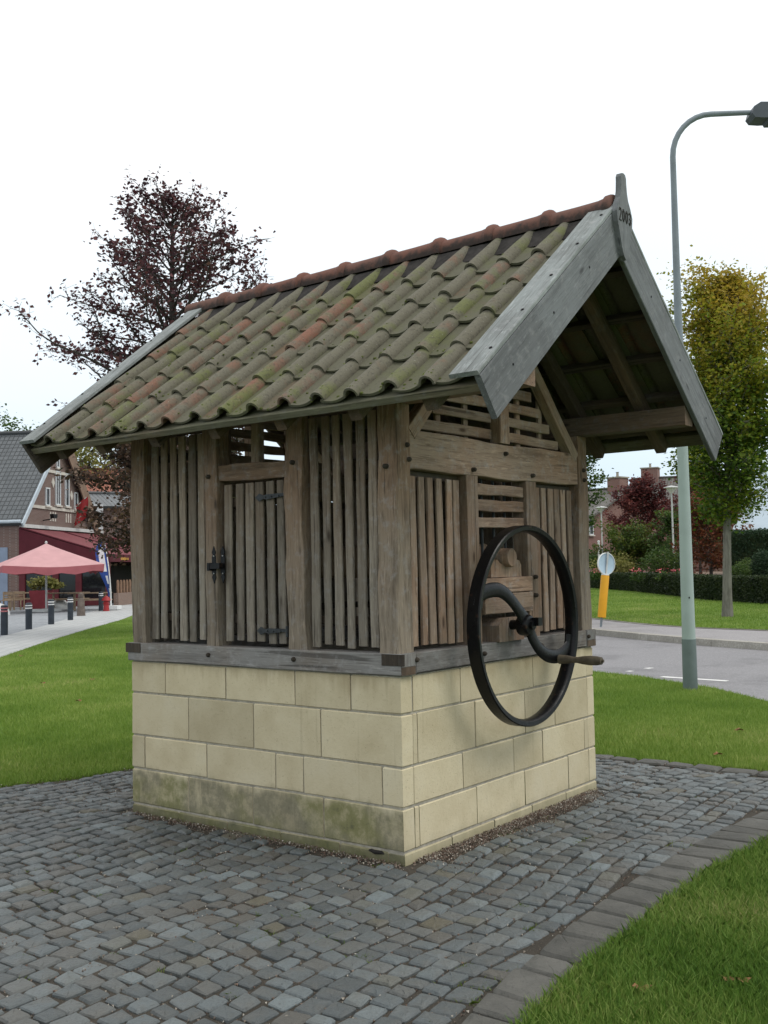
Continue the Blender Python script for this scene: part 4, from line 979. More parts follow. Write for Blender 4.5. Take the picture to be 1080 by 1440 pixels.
def bush(name, base, rad, n, lmat, size, label, group=None, cat='shrub', stem=True, lump=0.2, zc=None):
    e_ = empty(name, base, label, cat, group); c = np.array(base)+np.array([0, 0, zc if zc is not None else rad[2]*0.95])
    P = blob_points(c, rad, n, RNG, lump=lump); P = P[P[:, 2] > base[2]+0.02]
    q = leaf_quads(P, size, RNG, 0.25) - np.array(base); o = np_mesh('crown', q, 4, lmat); o.matrix_basis = Matrix.Translation(Vector(base)); setpar(o, e_)
    mb = MB(); r_ = max(0.02, rad[0]*0.05)
    mb.tube([tuple(base), tuple(np.array(base)+[0.02, 0, c[2]-base[2]]), tuple(c+np.array([0, 0, rad[2]*0.5]))], [r_*1.5, r_, r_*0.5], 6)
    for k in range(7):
        a = k*2.4; s_ = np.array(base)+[0, 0, (c[2]-base[2])*(0.35+0.08*k)]; mb.tube([tuple(s_), tuple(s_+np.array([math.cos(a)*rad[0]*0.6, math.sin(a)*rad[1]*0.6, rad[2]*0.5]))], [r_*0.6, r_*0.2], 4)
    mb.build('trunk', 'bark_dark', e_); return e_

# copper beech behind the well house
bp_ = at(246, 812, 27.5); bp_.z = -0.03; rgt = np.array(RT); 
def beech_prof(t, az):
    base = np.interp(t, [0, 0.2, 0.33, 0.41, 0.53, 0.67, 0.80, 0.90, 0.96, 1.0], [2.2, 2.7, 3.0, 4.3, 3.2, 2.5, 1.9, 1.15, 0.6, 0.2])
    return base
segs, lv = grow(bp_, 11.7, 2.0, beech_prof, 128, lambda t: 8+28*t, 0.21, np.random.default_rng(4), sec=0.34, twig=0.34, jit=0.10, nl=3, spread=15, curve=0.012, wobble=0.15)
lv = lv[(lv[:, 2] < 5.2) | (RNG.random(len(lv)) < 0.72)]
low = lv[:, 2] < 5.2
tr_b = tree('copper_beech', bp_, 'tall open copper beech with dark purple leaves behind the well house', segs, lv[~low], 'leaf_beech', 'bark_dark', 0.125, flat=0.15)
q = leaf_quads(np.concatenate([lv[low]]+[lv[low]+RNG.normal(size=lv[low].shape)*0.14 for _ in range(3)]), 0.125, RNG, 0.15) - np.array(bp_); o = np_mesh('crown', q, 4, 'leaf_beech_low'); o.matrix_basis = Matrix.Translation(bp_); setpar(o, tr_b)

# street tree across the road, turning yellow at the top
tb = gp(1023, 868, 0.13)
def horn_prof(t, az): return np.interp(t, [0, 0.08, 0.25, 0.5, 0.7, 0.85, 0.95, 1.0], [0.5, 1.05, 1.55, 1.45, 0.95, 0.45, 0.2, 0.1])
segs, lv = grow(tb, 8.6, 2.5, horn_prof, 135, lambda t: 22+46*t, 0.125, np.random.default_rng(9), sec=0.36, twig=0.34, jit=0.18, nl=12, curve=0.02, spread=14, lean=(0.022, -0.028), wobble=0.10)
tree('street_tree', tb, 'leafy street tree with yellowing top on the far lawn beside the hedge', segs, lv, 'leaf_hornbeam', 'bark_grey', 0.108, flat=0.2)
# a second tree of which only an edge shows beside the well house
tb2 = at(790, 810, 46.0); tb2.z = 0.13
segs, lv = grow(tb2, 8.2, 2.6, lambda t, az: np.interp(t, [0, 0.3, 0.7, 1], [1.5, 1.95, 1.6, 0.3]), 60, lambda t: 18+45*t, 0.15, np.random.default_rng(12), jit=0.2, nl=9)
tree('street_tree', tb2, 'green street tree mostly hidden behind the gable corner post', segs, lv, 'leaf_green', 'bark_grey', 0.15)

# ------------------------------------------------------------------ right hand background
def gh(px, py_ground, z=0.13): return gp(px, py_ground, z)
# clipped hedge along the far lawn, garden behind it lies a step higher
HL = [(58.5, 29.0), (55.0, 26.4), (45.5, 18.7), (39.5, 14.4), (34.4, 10.9), (31.2, 7.8), (28.6, 4.6), (27.0, 1.6)]
GZ = 0.72
HB = off(HL, -0.2); gt_ = strip('garden_terrace', HB, [(x+60*0.9, y+60*0.42) for x, y in HB], GZ, 'terrace_soil')
hed = empty('clipped_hedge', (45.5, 18.7, 0.13), 'long low clipped dark hedge behind the far lawn', 'hedge')
mb = MB(); allq = []
for (ax, ay), (bx, by) in zip(HL, HL[1:]):
    A, B = V(ax, ay, 0.1), V(bx, by, 0.1); t = (B-A).normalized(); nn_ = V(t.y, -t.x, 0)
    mb.box((A+B)/2 + V(0, 0, 0.44), ((B-A).length, 0.52, 0.86), ax=(t, nn_, Z)); ln = (B-A).length; k = int(ln*1500)
    u = RNG.uniform(0, ln, k); hh = RNG.uniform(0, 0.95, k); top = RNG.random(k) < 0.35
    dep = np.where(top, RNG.uniform(-0.3, 0.3, k), RNG.choice([-0.3, 0.3], k)+RNG.normal(0, 0.03, k)); hh = np.where(top, 0.90+RNG.normal(0, 0.035, k), hh)
    allq.append(np.array(A)[None]+u[:, None]*np.array(t)[None]+dep[:, None]*np.array(nn_)[None]+hh[:, None]*np.array([[0, 0, 1.0]]))
mb.build('stems', 'leaf_hedge', hed)
o = np_mesh('foliage', leaf_quads(np.concatenate(allq), 0.085, RNG, 0.1), 4, 'leaf_hedge', hed)
# small garden trees and shrubs behind the hedge
def gtree(px, d, rx, H, z0, mat, label, seed, n=40, size=0.14, group=None, nl=5):
    b_ = at(px, 800, d); b_.z = GZ
    segs, lv = grow(b_, H, z0, lambda t, az: rx*np.interp(t, [0, 0.25, 0.6, 1], [0.7, 1.0, 0.8, 0.2]), n, lambda t: 12+50*t, 0.09, np.random.default_rng(seed), sec=0.42, jit=0.14, nl=nl, wobble=0.05)
    return tree('garden_tree', b_, label, segs, lv, mat, 'bark_dark', size, group)
gtree(890, 62, 1.9, 1.9, 0.45, 'leaf_acer', 'round green garden tree with orange tints in front of the brick house', 31, 44, 0.17)
gtree(903, 70, 2.2, 5.6, 1.2, 'leaf_red', 'broad purple-red garden tree in front of the grey roofed house', 32, 54, 0.19)
gtree(1000, 52, 1.8, 3.6, 0.3, 'leaf_rust', 'rust orange garden tree behind the lamp post and hedge', 33, 56, 0.15)
gtree(985, 66, 2.2, 6.2, 1.5, 'leaf_red', 'tall dark red garden tree just behind the street tree crown', 34, 44, 0.18)
gtree(945, 60, 1.3, 3.2, 0.3, 'leaf_green', 'dark green garden tree between two red trees behind the hedge', 35, 30, 0.16)
def gb(px, d): b_ = at(px, 800, d); b_.z = GZ-0.02; return b_
bush('shrub', gb(836, 70), (1.6, 1.6, 0.9), 4000, 'leaf_green', 0.17, 'green shrub before the brick house gable wall')
bush('shrub', gb(935, 55), (1.3, 1.3, 0.85), 3500, 'leaf_green', 0.12, 'low pale green shrub beside the dark garden tree')
bush('shrub', gb(866, 60), (1.6, 1.2, 0.7), 3000, 'leaf_yellow', 0.13, 'straw coloured ornamental grass clump under the round green garden tree')
bush('topiary_ball', gb(1040, 41), (0.42, 0.42, 0.40), 2600, 'leaf_green', 0.06, 'small clipped round box ball beside the street tree trunk', 'box balls', stem=False, lump=0.02)
bush('topiary_ball', gb(1052, 42), (0.58, 0.58, 0.50), 2600, 'leaf_green', 0.06, 'larger clipped round box ball between the small ball and the conifer', 'box balls', stem=False, lump=0.02)
bush('conifer', gb(1074, 41), (0.50, 0.50, 0.66), 5000, 'leaf_conifer', 0.07, 'egg-shaped dwarf conifer in front of the tall dark hedge', lump=0.03)
b_ = gb(1085, 50); th = empty('tall_hedge', b_, 'tall dark evergreen hedge in front of the pale roof', 'hedge')
A = gb(1030, 49); B = gb(1180, 44); t = (B-A).normalized(); nn_ = V(t.y, -t.x, 0); ln = (B-A).length; k = 16000
mb = MB(); mb.box((A+B)/2+V(0, 0, 1.05), (ln, 1.1, 2.1), ax=(t, nn_, Z)); mb.build('stems', 'leaf_hedge', th)
u = RNG.uniform(0, ln, k); top = RNG.random(k) < 0.25; hh = np.where(top, 2.2+RNG.normal(0, 0.06, k), RNG.uniform(0, 2.2, k)); dep = np.where(top, RNG.uniform(-.6, .6, k), RNG.choice([-0.6, 0.6], k)+RNG.normal(0, .06, k))
P = np.array(A)[None]+u[:, None]*np.array(t)[None]+dep[:, None]*np.array(nn_)[None]+hh[:, None]*np.array([[0, 0, 1.0]])
np_mesh('foliage', leaf_quads(P, 0.10, RNG, 0.1), 4, 'leaf_conifer', th)
for px, d, nfl, lab in ((838, 58, 26, 'pink flowers behind the tilted road sign'), (897, 50, 40, 'pink flowers under the round green garden tree'), (935, 47, 30, 'pink flowers in front of the pale terrace wall'), (952, 46, 26, 'pink flowers just beside the street lamp pole')):
    b_ = gb(px, d); P = blob_points(np.array(b_)+[0, 0, 0.50], (0.40, 0.4, 0.14), nfl, RNG); e_ = empty('flower_bed', b_, lab, 'flowers', 'pink flower clusters')
    np_mesh('petals', leaf_quads(P, 0.10, RNG, 0.4), 4, 'petal_pink', e_)
    q = blob_points(np.array(b_)+[0, 0, 0.22], (0.4, 0.4, 0.25), 260, RNG); np_mesh('leaves', leaf_quads(q, 0.12, RNG, 0.2), 4, 'leaf_green', e_)
# garden wall and terrace edge
mb = MB(); a, b_ = gb(826, 66), gb(852, 64); mb.box((a+b_)/2+V(0, 0, 0.25), ((b_-a).length+3, 0.25, 0.7), ax=((b_-a).normalized(), V(-(b_-a).normalized().y, (b_-a).normalized().x, 0), Z)); tag(mb.build('garden_wall', 'brick_low'), 'low brown garden wall behind the tilted road sign', 'wall')
mb = MB(); a, b_ = gb(868, 58), gb(962, 54); t = (b_-a).normalized(); mb.box((a+b_)/2+V(0, 0, 0.15), ((b_-a).length, 0.5, 0.30), ax=(t, V(-t.y, t.x, 0), Z)); mb.box((a+b_)/2+V(0, 0, 0.335), ((b_-a).length+.1, 0.6, 0.07), ax=(t, V(-t.y, t.x, 0), Z)); tag(mb.build('garden_wall', 'kerb_stone'), 'low pale garden terrace wall behind the pink flowers', 'wall')

# houses -----------------------------------------------------------------
def quad_uv(name, corners, th, mat, par, su=1.0):
    a, b_, c, d = [Vector(p) for p in corners]; nrm = (b_-a).cross(d-a).normalized()
    vs = [a, b_, c, d] + [p - nrm*th for p in (a, b_, c, d)]
    me = bpy.data.meshes.new(name); o0 = sum((a, b_, c, d), V(0, 0, 0))/4
    me.from_pydata([tuple(v-o0) for v in vs], [], [(0, 1, 2, 3), (7, 6, 5, 4), (0, 4, 5, 1), (1, 5, 6, 2), (2, 6, 7, 3), (3, 7, 4, 0)])
    uv = me.uv_layers.new(name='UVMap'); U_ = (b_-a).normalized(); W2 = nrm.cross(U_)
    for lp in me.loops:
        p = vs[lp.vertex_index]; uv.data[lp.index].uv = ((p-a).dot(U_), (p-a).dot(W2))
    me.update(); return link(name, me, mat, par, Matrix.Translation(o0))
def house(name, o, e1, wd, dp, eave, ridge, wall, roof, label, chim=(), over=0.35, wins=(), barge=None, z0=0.0):
    """gable front along e1 (width wd) from corner o; ridge runs back along e2 = e1 turned left"""
    e1 = Vector(e1).normalized(); e2 = V(-e1.y, e1.x, 0); o = Vector(o); o.z = z0; root = empty(name, o, label, 'house')
    prof = [(0, -0.3), (wd, -0.3), (wd, eave), (wd/2, ridge), (0, eave)]
    mb = MB(); mb.prism(prof, dp, o, e1, Z, e2); mb.build('wall', wall, root)
    sl = (ridge-eave)/(wd/2); up = V(0, 0, 0.12)
    lo = eave - over*sl
    P = lambda u, z_, v_: o + e1*u + e2*v_ + Z*z_ + up
    quad_uv('roof', (P(-over, lo, dp+over), P(-over, lo, -over), P(wd/2, ridge, -over), P(wd/2, ridge, dp+over)), 0.16, roof, root)
    quad_uv('roof', (P(wd+over, lo, -over), P(wd+over, lo, dp+over), P(wd/2, ridge, dp+over), P(wd/2, ridge, -over)), 0.16, roof, root)
    mb = MB(); mb.tube([P(wd/2, ridge+0.02, -over), P(wd/2, ridge+0.02, dp+over)], 0.13, 8); mb.build('ridge', roof, root)
    if barge:
        for s_, (u0, u1) in zip((0, 1), ((-over, wd/2), (wd+over, wd/2))):
            mb = MB(); a, b_ = P(u0, lo-0.02, -over-0.05), P(u1, ridge-0.02, -over-0.05); d_ = (b_-a).normalized(); hgt_ = barge[s_][1]
            mb.box((a+b_)/2 - Z*hgt_*0.28, ((b_-a).length, 0.08, hgt_), ax=(d_, e2, d_.cross(e2))); mb.build('barge_board', barge[s_][0], root)
    for (u, v_, wx, hz, extra) in chim:
        mb = MB(); zb = ridge - abs(u-wd/2)*sl; mb.box(P(u, zb+hz/2-0.6, v_), (wx, wx, hz+1.2), ax=(e1, e2, Z)); ch = mb.build('chimney', wall, root)
        mb = MB(); mb.box(P(u, zb+hz+0.04, v_), (wx+.16, wx+.16, 0.10), ax=(e1, e2, Z)); mb.lathe(P(u, zb+hz+0.09, v_), [(0.12, 0), (0.10, 0.35), (0.16, 0.4)], 8); mb.build('chimney_cap', 'roof_slate' if False else 'mortar', ch)
    for (face, u, z_, ww, hh_, *st) in wins:
        if face == 'g': c, a1, nm = o + e1*u + Z*z_, e1, -e2
        else: c, a1, nm = o + e2*u + Z*z_, e2, -e1
        mb = MB(); f_ = 0.07
        for s_ in (-1, 1):
            mb.box(c + a1*(s_*(ww/2)) + nm*0.03, (f_, 0.08, hh_), ax=(a1, nm, Z)); mb.box(c + Z*(s_*hh_/2) + nm*0.03, (ww+f_, 0.09, f_), ax=(a1, nm, Z))
        if ww > 0.5: mb.box(c + nm*0.03, (0.05, 0.07, hh_), ax=(a1, nm, Z))
        wn = mb.build('window', 'panel_white', root); mb = MB(); mb.box(c + nm*0.012, (ww-f_*0.6, 0.012, hh_-f_*0.6), ax=(a1, nm, Z)); mb.build('pane', 'dark_glass', wn)
        mb = MB(); mb.box(c - Z*(hh_/2+0.08) + nm*0.06, (ww+0.25, 0.16, 0.09), ax=(a1, nm, Z)); mb.build('sill', 'stone_white', wn)
    return root, e1, e2, o
def h_at(px, py, d): return at(px, py, d).z
# brick house with its gable towards the road, and the taller house behind it
dA = 76.0; oA = at(824, 800, dA); rA = at(946, 800, dA+8.0)
e1A = V(rA.x-oA.x, rA.y-oA.y, 0); wA = e1A.length
house('brick_house', oA, e1A, wA, 14.0, h_at(824, 733, dA), h_at(880, 684, dA), 'brick_red', 'roof_grey', 'red brick house with grey gabled roof behind the hedge', chim=((wA*0.5, 5.5, 1.0, 0.75, 0), (wA*0.5, 1.0, 1.15, 0.8, 0), (wA*0.5, 12.0, 0.9, 0.8, 0)), wins=(('g', 0.75, 4.3, 0.45, 1.3),), z0=0.1)
dB = 92.0; oB = at(1046, 800, dB+2); rB = at(1052, 800, dB-7); 
lB = at(886, 800, dB); rB = at(1060, 800, dB-4); eB = V(rB.x-lB.x, rB.y-lB.y, 0); LB = eB.length; eB.normalize()
# ridge parallel to the view's width: gable front faces left
oB = lB + V(-eB.y, eB.x, 0)*9.0
house('tall_house', oB, V(eB.y, -eB.x, 0), 9.0, LB, h_at(886, 715, dB), h_at(930, 671, dB), 'brick_red', 'roof_grey', 'taller brick house with brown-grey tiled roof and big chimney', chim=((4.5, 1.4, 1.5, 0.9, 0),), z0=0.1)
# pale roofed hall at the right
dC = 64.0; lC = at(1034, 800, dC); rC = at(1170, 800, dC-3); eC = V(rC.x-lC.x, rC.y-lC.y, 0); LC = eC.length; eC.normalize()
oC = lC + V(-eC.y, eC.x, 0)*11
e_ = empty('pale_hall', oC, 'low hall with a pale blue-white sheet roof behind the tall hedge', 'building'); nC = V(eC.y, -eC.x, 0)
z1_, z2_ = h_at(1040, 746, dC), h_at(1075, 690, dC)
mb = MB(); mb.box(lC - nC*5.5 + eC*(LC/2) + V(0, 0, z1_/2 - lC.z), (LC, 11, z1_), ax=(eC, nC, Z)); mb.build('wall', 'stone_white', e_)
a = lC + nC*0.4; b_ = a + eC*LC; a.z = b_.z = z1_; c = b_ - nC*6; d = a - nC*6; c.z = d.z = z2_+1.5
quad_uv('roof', (a, b_, c, d), 0.15, 'hall_sheet', e_); quad_uv('roof', (b_-nC*12, a-nC*12, d, c), 0.15, 'hall_sheet', e_)

# post-top garden lamps in the distance
def far_lamp(px, d, top, label):
    b_ = at(px, 800, d); b_.z = GZ-.02; zt = h_at(px, top, d); e_ = empty('post_lamp', b_, label, 'street lamp', 'post-top lamps by the houses')
    mb = MB(); mb.tube([b_, V(b_.x, b_.y, zt-0.4)], [0.06, 0.045], 8); mb.build('pole', 'concrete_pale', e_)
    mb = MB(); mb.lathe((b_.x, b_.y, zt-0.4), [(0.06, 0), (0.30, 0.30)], 12); mb.build('lamp_shade', 'plastic_white', e_)
    mb = MB(); mb.lathe((b_.x, b_.y, zt-0.10), [(0.42, 0), (0.40, 0.05), (0.05, 0.12)], 12); mb.build('lamp_cap', 'concrete_pale', e_)
far_lamp(848, 69, 712, 'slim post-top lamp in front of the brick house'); far_lamp(948, 57, 683, 'pale post-top lamp just left of the street lamp pole')
b_ = at(843, 800, 66); b_.z = GZ-.02; mb = MB(); mb.tube([b_, V(b_.x, b_.y, h_at(843, 762, 66))], 0.07, 8); mb.lathe((b_.x, b_.y, h_at(843, 762, 66)), [(0.09, 0), (0.09, 0.06), (0.001, 0.10)], 8)
tag(mb.build('garden_post', 'plastic_white'), 'short thin white post in front of the green shrub', 'post')

# street lamp on the lawn edge --------------------------------------------
lb = gp(971, 970, -0.02); lamp = empty('street_lamp', lb, 'tall pale green street lamp with curved arm at the road edge', 'street lamp')
lean = V(0.0015, -0.002, 0); lp = lambda z_: V(lb.x, lb.y, 0) + lean*z_ + V(0, 0, z_)
mb = MB(); mb.tube([lp(-0.02), lp(0.62)], [0.092, 0.088], 20); mb.build('base_sleeve', 'lamp_base', lamp, True)
mb = MB(); mb.tube([lp(0.60), lp(2.2), lp(4.3)], [0.084, 0.074, 0.056], 20); mb.build('lower_pole', 'lamp_paint', lamp, True)
mb = MB(); mb.box(lp(1.15)+(-FW)*0.082, (0.012, 0.012, 0.02)); mb.build('door_screw', 'black_iron', lamp)
ad = V(0.61, -0.79, 0); pts = [lp(4.28), lp(5.3), lp(6.45), lp(6.86)]; rads = [0.055, 0.045, 0.038, 0.037]; c0 = lp(6.86); RR = 0.52
for k in range(1, 9):
    t = k/8*PI/2; pts.append(c0 + ad*(RR*(1-math.cos(t))) + V(0, 0, RR*math.sin(t)*1.08)); rads.append(0.036)
end = pts[-1]; pts.append(end + ad*0.55 + V(0, 0, 0.012)); rads.append(0.032)
mb = MB(); mb.tube(pts, rads, 16); mb.build('upper_pole', 'lamp_grey', lamp, True)
e2 = pts[-1]; sd_ = V(-ad.y, ad.x, 0); 
mb = MB(); prof = [(-0.06, -0.06), (-0.02, -0.115), (0.10, -0.125), (0.78, -0.10), (0.82, 0.0), (0.78, 0.075), (0.06, 0.085), (-0.03, 0.03)]
mb.prism(prof, 0.26, e2 - sd_*0.13, ad, Z, sd_); hd = mb.build('lamp_head', 'lamp_head', lamp)
mb = MB(); mb.prism([(0.14, -0.105), (0.17, -0.165), (0.26, -0.165), (0.26, -0.108)], 0.20, e2 - sd_*0.10, ad, Z, sd_); mb.build('gear_box', 'lamp_head', hd)
mb = MB(); mb.prism([(0.27, -0.108), (0.36, -0.185), (0.62, -0.19), (0.72, -0.104)], 0.18, e2 - sd_*0.09, ad, Z, sd_); mb.build('lamp_bowl', 'lamp_glass', hd)

# tilted yellow traffic bollard with round sign ---------------------------------
sb = gp(845, 881.5, 0.11); sg_ = empty('traffic_bollard', sb, 'tilted yellow traffic bollard with round blue sign on top', 'road sign')
ax_ = (RT*0.115 + V(0, 0, 1)).normalized(); dS = (sb-CAM).dot(FW); pxm = dS/F_PX
SP = lambda h: sb + ax_*h
mb = MB(); mb.tube([SP(-0.05), SP(0.30)], 0.028, 10); mb.build('post', 'lamp_grey', sg_)
mb = MB(); mb.lathe(SP(0.22), [(0.085, 0), (0.098, 0.01), (0.098, 0.98), (0.085, 1.0)], 20, ax_); mb.build('sleeve', 'sign_yellow', sg_, True)
mb = MB(); mb.lathe(SP(1.22), [(0.092, 0), (0.092, 0.03), (0.001, 0.035)], 20, ax_); mb.build('sleeve_cap', 'plastic_white', sg_, True)
nS = (-V(FW.x, FW.y, 0).normalized()*0.80 + V(RT.x, RT.y, 0).normalized()*0.45).normalized()
cS = SP(1.22+0.27)
mb = MB(); mb.lathe(cS, [(0.001, 0.004), (0.235, 0.004), (0.250, 0.012), (0.255, 0.0), (0.250, -0.014), (0.001, -0.014)], 32, nS); mb.cur = 0; sgn_ = mb.build('sign_disc', 'sign_back', sg_, True)
mb = MB(); mb.lathe(cS, [(0.248, -0.018), (0.262, -0.014), (0.262, 0.020), (0.246, 0.022)], 32, nS, cap=False); mb.build('sign_rim', 'plastic_white', sgn_, True)
mb = MB(); mb.lathe(cS - nS*0.022, [(0.001, 0.0), (0.25, 0.0), (0.25, 0.004)], 32, nS); mb.build('sign_face', 'sign_blue', sgn_, True)
mb = MB(); mb.tube([cS - ax_*0.25 + nS*0.03, cS + ax_*0.28 + nS*0.03], 0.022, 8); mb.build('sign_bracket', 'concrete_pale', sgn_)

# ------------------------------------------------------------------ left hand background: cafe
oR = at(27, 800, 52.0); oR.z = 0
e1 = V(math.cos(R(31)), math.sin(R(31)), 0)
eaveR, ridgeR = h_at(26, 732, 52), 9.3; WR = 9.4
cafe, e1, e2, oR = house('cafe_building', oR, e1, WR, 16.0, eaveR, ridgeR, 'brick_brown', 'roof_slate', 'brick cafe with steep dark tiled roof behind the red awning', over=0.25, barge=(('zinc_pale', 0.22), ('barge_brown', 0.75)),
    wins=(('g', 3.2, 5.75, 0.45, 0.9), ('g', 4.5, 6.3, 0.55, 1.8), ('g', 5.7, 6.3, 0.45, 1.8), ('g', 6.9, 5.75, 0.4, 0.9), ('g', 4.5, 7.7, 0.3, 0.5)))
n1 = -e2
def cp(u, v_, z_): return oR + e1*u + n1*v_ + Z*z_
for zz_, u0, u1 in ((5.15, 1.2, 8.2), (7.15, 3.0, 6.4)):
    mb = MB(); mb.box(cp((u0+u1)/2, 0.03, zz_), (u1-u0, 0.07, 0.16), ax=(e1, n1, Z)); mb.build('stone_band', 'stone_white', cafe)
for u, zz_ in ((3.9, 6.55), (6.3, 6.0), (5.1, 8.2)):
    mb = MB(); mb.prism([(0, -0.28), (0.17, 0), (0, 0.28), (-0.17, 0)], 0.05, cp(u, 0.001, zz_), e1, Z, n1); mb.build('stone_diamond', 'stone_white', cafe)
for u in (3.6, 3.9, 4.2, 5.6, 5.9, 6.2):
    mb = MB(); mb.box(cp(u, 0.012, 4.72), (0.12, 0.03, 0.5), ax=(e1, n1, Z)); mb.build('slot_opening', 'stone_white', cafe)
for u in (2.6, 6.6):
    mb = MB(); mb.tube([cp(u, 0.05, 4.45), cp(u, 0.45, 4.5), cp(u, 0.6, 4.65)], 0.03, 6); mb.prism([(-0.2, 0), (0.2, 0), (0.26, 0.22), (-0.26, 0.22)], 0.2, cp(u, 0.55, 4.55), e1, Z, n1); mb.build('floodlight', 'black_iron', cafe)
mb = MB(); mb.box(oR + e2*1.6 - e1*0.03 + Z*1.5, (2.0, 0.08, 3.0), ax=(e2, e1, Z)); mb.build('door', 'door_blue', cafe)
mb = MB(); mb.tube([oR - e1*0.22 + e2*(-0.2) + Z*(eaveR-0.05), oR - e1*0.22 + e2*15 + Z*(eaveR-0.05)], 0.09, 8); mb.build('gutter', 'zinc_pale', cafe)
mb = MB(); mb.tube([cp(6.3, 0.1, 5.2), cp(6.3, 0.9, 5.9)], 0.025, 6); fp = mb.build('flag_pole', 'concrete_pale', cafe)
vs = []; fs = []
for i in range(8):
    for j in range(6):
        q = cp(6.3 + 0.05*math.sin(i*1.1+j*0.7), 0.25 + i*0.10 + 0.06*math.sin(j), 5.45 + i*0.07 - j*0.24); vs.append(q)
for i in range(7):
    for j in range(5): a = i*6+j; fs.append((a, a+1, a+7, a+6))
mb = MB(); mb.add(vs, fs); mb.build('flag_cloth', 'red_bright', fp, True)
# awning over the terrace
aw = empty('terrace_awning', cp(3, 2.5, 0), 'dark red terrace awning with side curtain on the cafe gable', 'awning')
PR, ZA, ZF, UE = 4.7, eaveR-0.35, 2.55, 15.0
quad_uv('canopy', (cp(0.0, PR, ZF), cp(UE*0.30, PR, ZF), cp(UE*0.30, 0.02, ZA), cp(0.0, 0.02, ZA)), 0.03, 'awning_lit', aw)
quad_uv('canopy', (cp(UE*0.31, PR, ZF-.02), cp(UE*0.64, PR, ZF-.02), cp(UE*0.64, 0.02, ZA-.02), cp(UE*0.31, 0.02, ZA-.02)), 0.03, 'awning_lit', aw)
quad_uv('canopy', (cp(UE*0.65, PR, ZF), cp(UE, PR, ZF), cp(UE, 0.02, ZA), cp(UE*0.65, 0.02, ZA)), 0.03, 'awning_lit', aw)
mb = MB(); mb.prism([(0, ZA-0.05), (PR, ZF-0.04), (PR, 2.05), (0, 2.15)], 0.04, oR + e1*(-0.03), n1, Z, e1); mb.build('side_curtain', 'awning_shaded', aw)
mb = MB(); mb.box(cp(UE/2, PR+0.02, ZF-0.20), (UE, 0.03, 0.36), ax=(e1, n1, Z)); val = mb.build('valance', 'awning_shaded', aw)
for u in (0.0, UE*0.305, UE*0.645, UE):
    mb = MB(); mb.tube([cp(u, PR, ZF+0.01), cp(u, 0.03, ZA+0.01)], 0.04, 6); mb.build('awning_arm', 'awning_shaded', aw)
mb = MB(); mb.box(cp(UE/2, 0.12, ZA+0.10), (UE, 0.22, 0.18), ax=(e1, n1, Z)); mb.build('cassette', 'concrete_pale', aw)
for v_ in (0.15, 1.9, 3.1, PR-0.1):
    mb = MB(); mb.box(cp(0.05, v_, 1.05), (0.16, 0.30 if v_ < 4 else 0.2, 2.2), ax=(e1, n1, Z)); mb.build('post', 'post_red', aw)
for (v0, v1) in ((0.3, 1.75), (2.05, 2.95), (3.25, 4.5)):
    mb = MB(); mb.box(cp(0.08, (v0+v1)/2, 1.25), (0.02, v1-v0-.004, 1.75), ax=(e1, n1, Z)); mb.build('glass_screen', 'dark_glass', aw)
mb = MB(); mb.box(cp(0.07, PR/2, 0.2), (0.08, PR, 0.36), ax=(e1, n1, Z)); mb.build('kick_board', 'post_red', aw)
mb = MB(); mb.box(cp(UE/2+.3, PR-1.5, 1.0), (UE-.5, 0.1, 2.0), ax=(e1, n1, Z)); mb.build('shade_panel', 'dark_room', aw)  # near-black panel added as the shade in the terrace opening
for i, (wd_, h_) in enumerate(((.11, .12), (.10, .12), (.12, .12), (.10, .16), (.11, .12), (.06, .16), (.11, .12))):
    mb = MB(); mb.box(cp(1.5+i*0.16, PR+0.042, ZF-0.22), (wd_, 0.008, h_), ax=(e1, n1, Z)); mb.build('gold_letter', 'gold_letter', val)
# picket fence on its low wall at the terrace corner
fr = cp(0.2, PR+0.25, 0); fe = empty('picket_fence', fr, 'brown rounded picket fence on a low brick wall by the terrace', 'fence')
mb = MB(); mb.box(cp(4.2, PR+0.25, 0.30), (8.0, 0.25, 0.62), ax=(e1, n1, Z)); mb.build('low_wall', 'brick_low', fe)
for i in range(19):
    mb = MB(); a = [(-0.12, 0), (0.12, 0), (0.12, 0.50)] + [(0.12*math.cos(t), 0.50+0.15*math.sin(t)) for t in (0.5, 1.1, 1.57, 2.1, 2.7)] + [(-0.12, 0.50)]
    mb.prism(a, 0.05, cp(0.4+i*0.42, PR+0.25, 0.61), e1, Z, n1); mb.build('picket', 'fence_wood', fe)

# big pink parasol
ub = at(65, 800, 45.0); ub.z = 0; um = empty('parasol', ub, 'large pale pink parasol with scalloped red hem on the terrace', 'parasol')
zt, ze_ = h_at(64, 764, 45), h_at(64, 795, 45); Rr = 2.9
mb = MB(); mb.tube([ub, V(ub.x, ub.y, zt+0.02)], 0.045, 10); mb.lathe((ub.x, ub.y, zt), [(0.05, 0), (0.06, 0.05), (0.001, 0.11)], 10); mb.build('pole', 'concrete_pale', um)
mb = MB(); mb.box(V(ub.x, ub.y, 0.06), (0.9, 0.9, 0.12)); mb.build('foot', 'concrete_pale', um)
vs = []; fs = []; NS, NR = 48, 8; a0 = R(20)
for r_ in range(NR+1):
    f_ = r_/NR
    for k in range(NS):
        t = 2*PI*k/NS; sec_ = (k % 12)/12.0; rr = Rr*math.cos(PI/4)/math.cos(((t) % (PI/2))-PI/4)
        sag = -0.10*f_*math.sin(PI*sec_*1.0)*f_
        vs.append(V(ub.x+rr*f_*math.cos(t+a0), ub.y+rr*f_*math.sin(t+a0), zt + (ze_-zt)*(f_**0.92) + sag))
for r_ in range(NR):
    for k in range(NS): k2 = (k+1) % NS; fs.append((r_*NS+k, r_*NS+k2, (r_+1)*NS+k2, (r_+1)*NS+k))
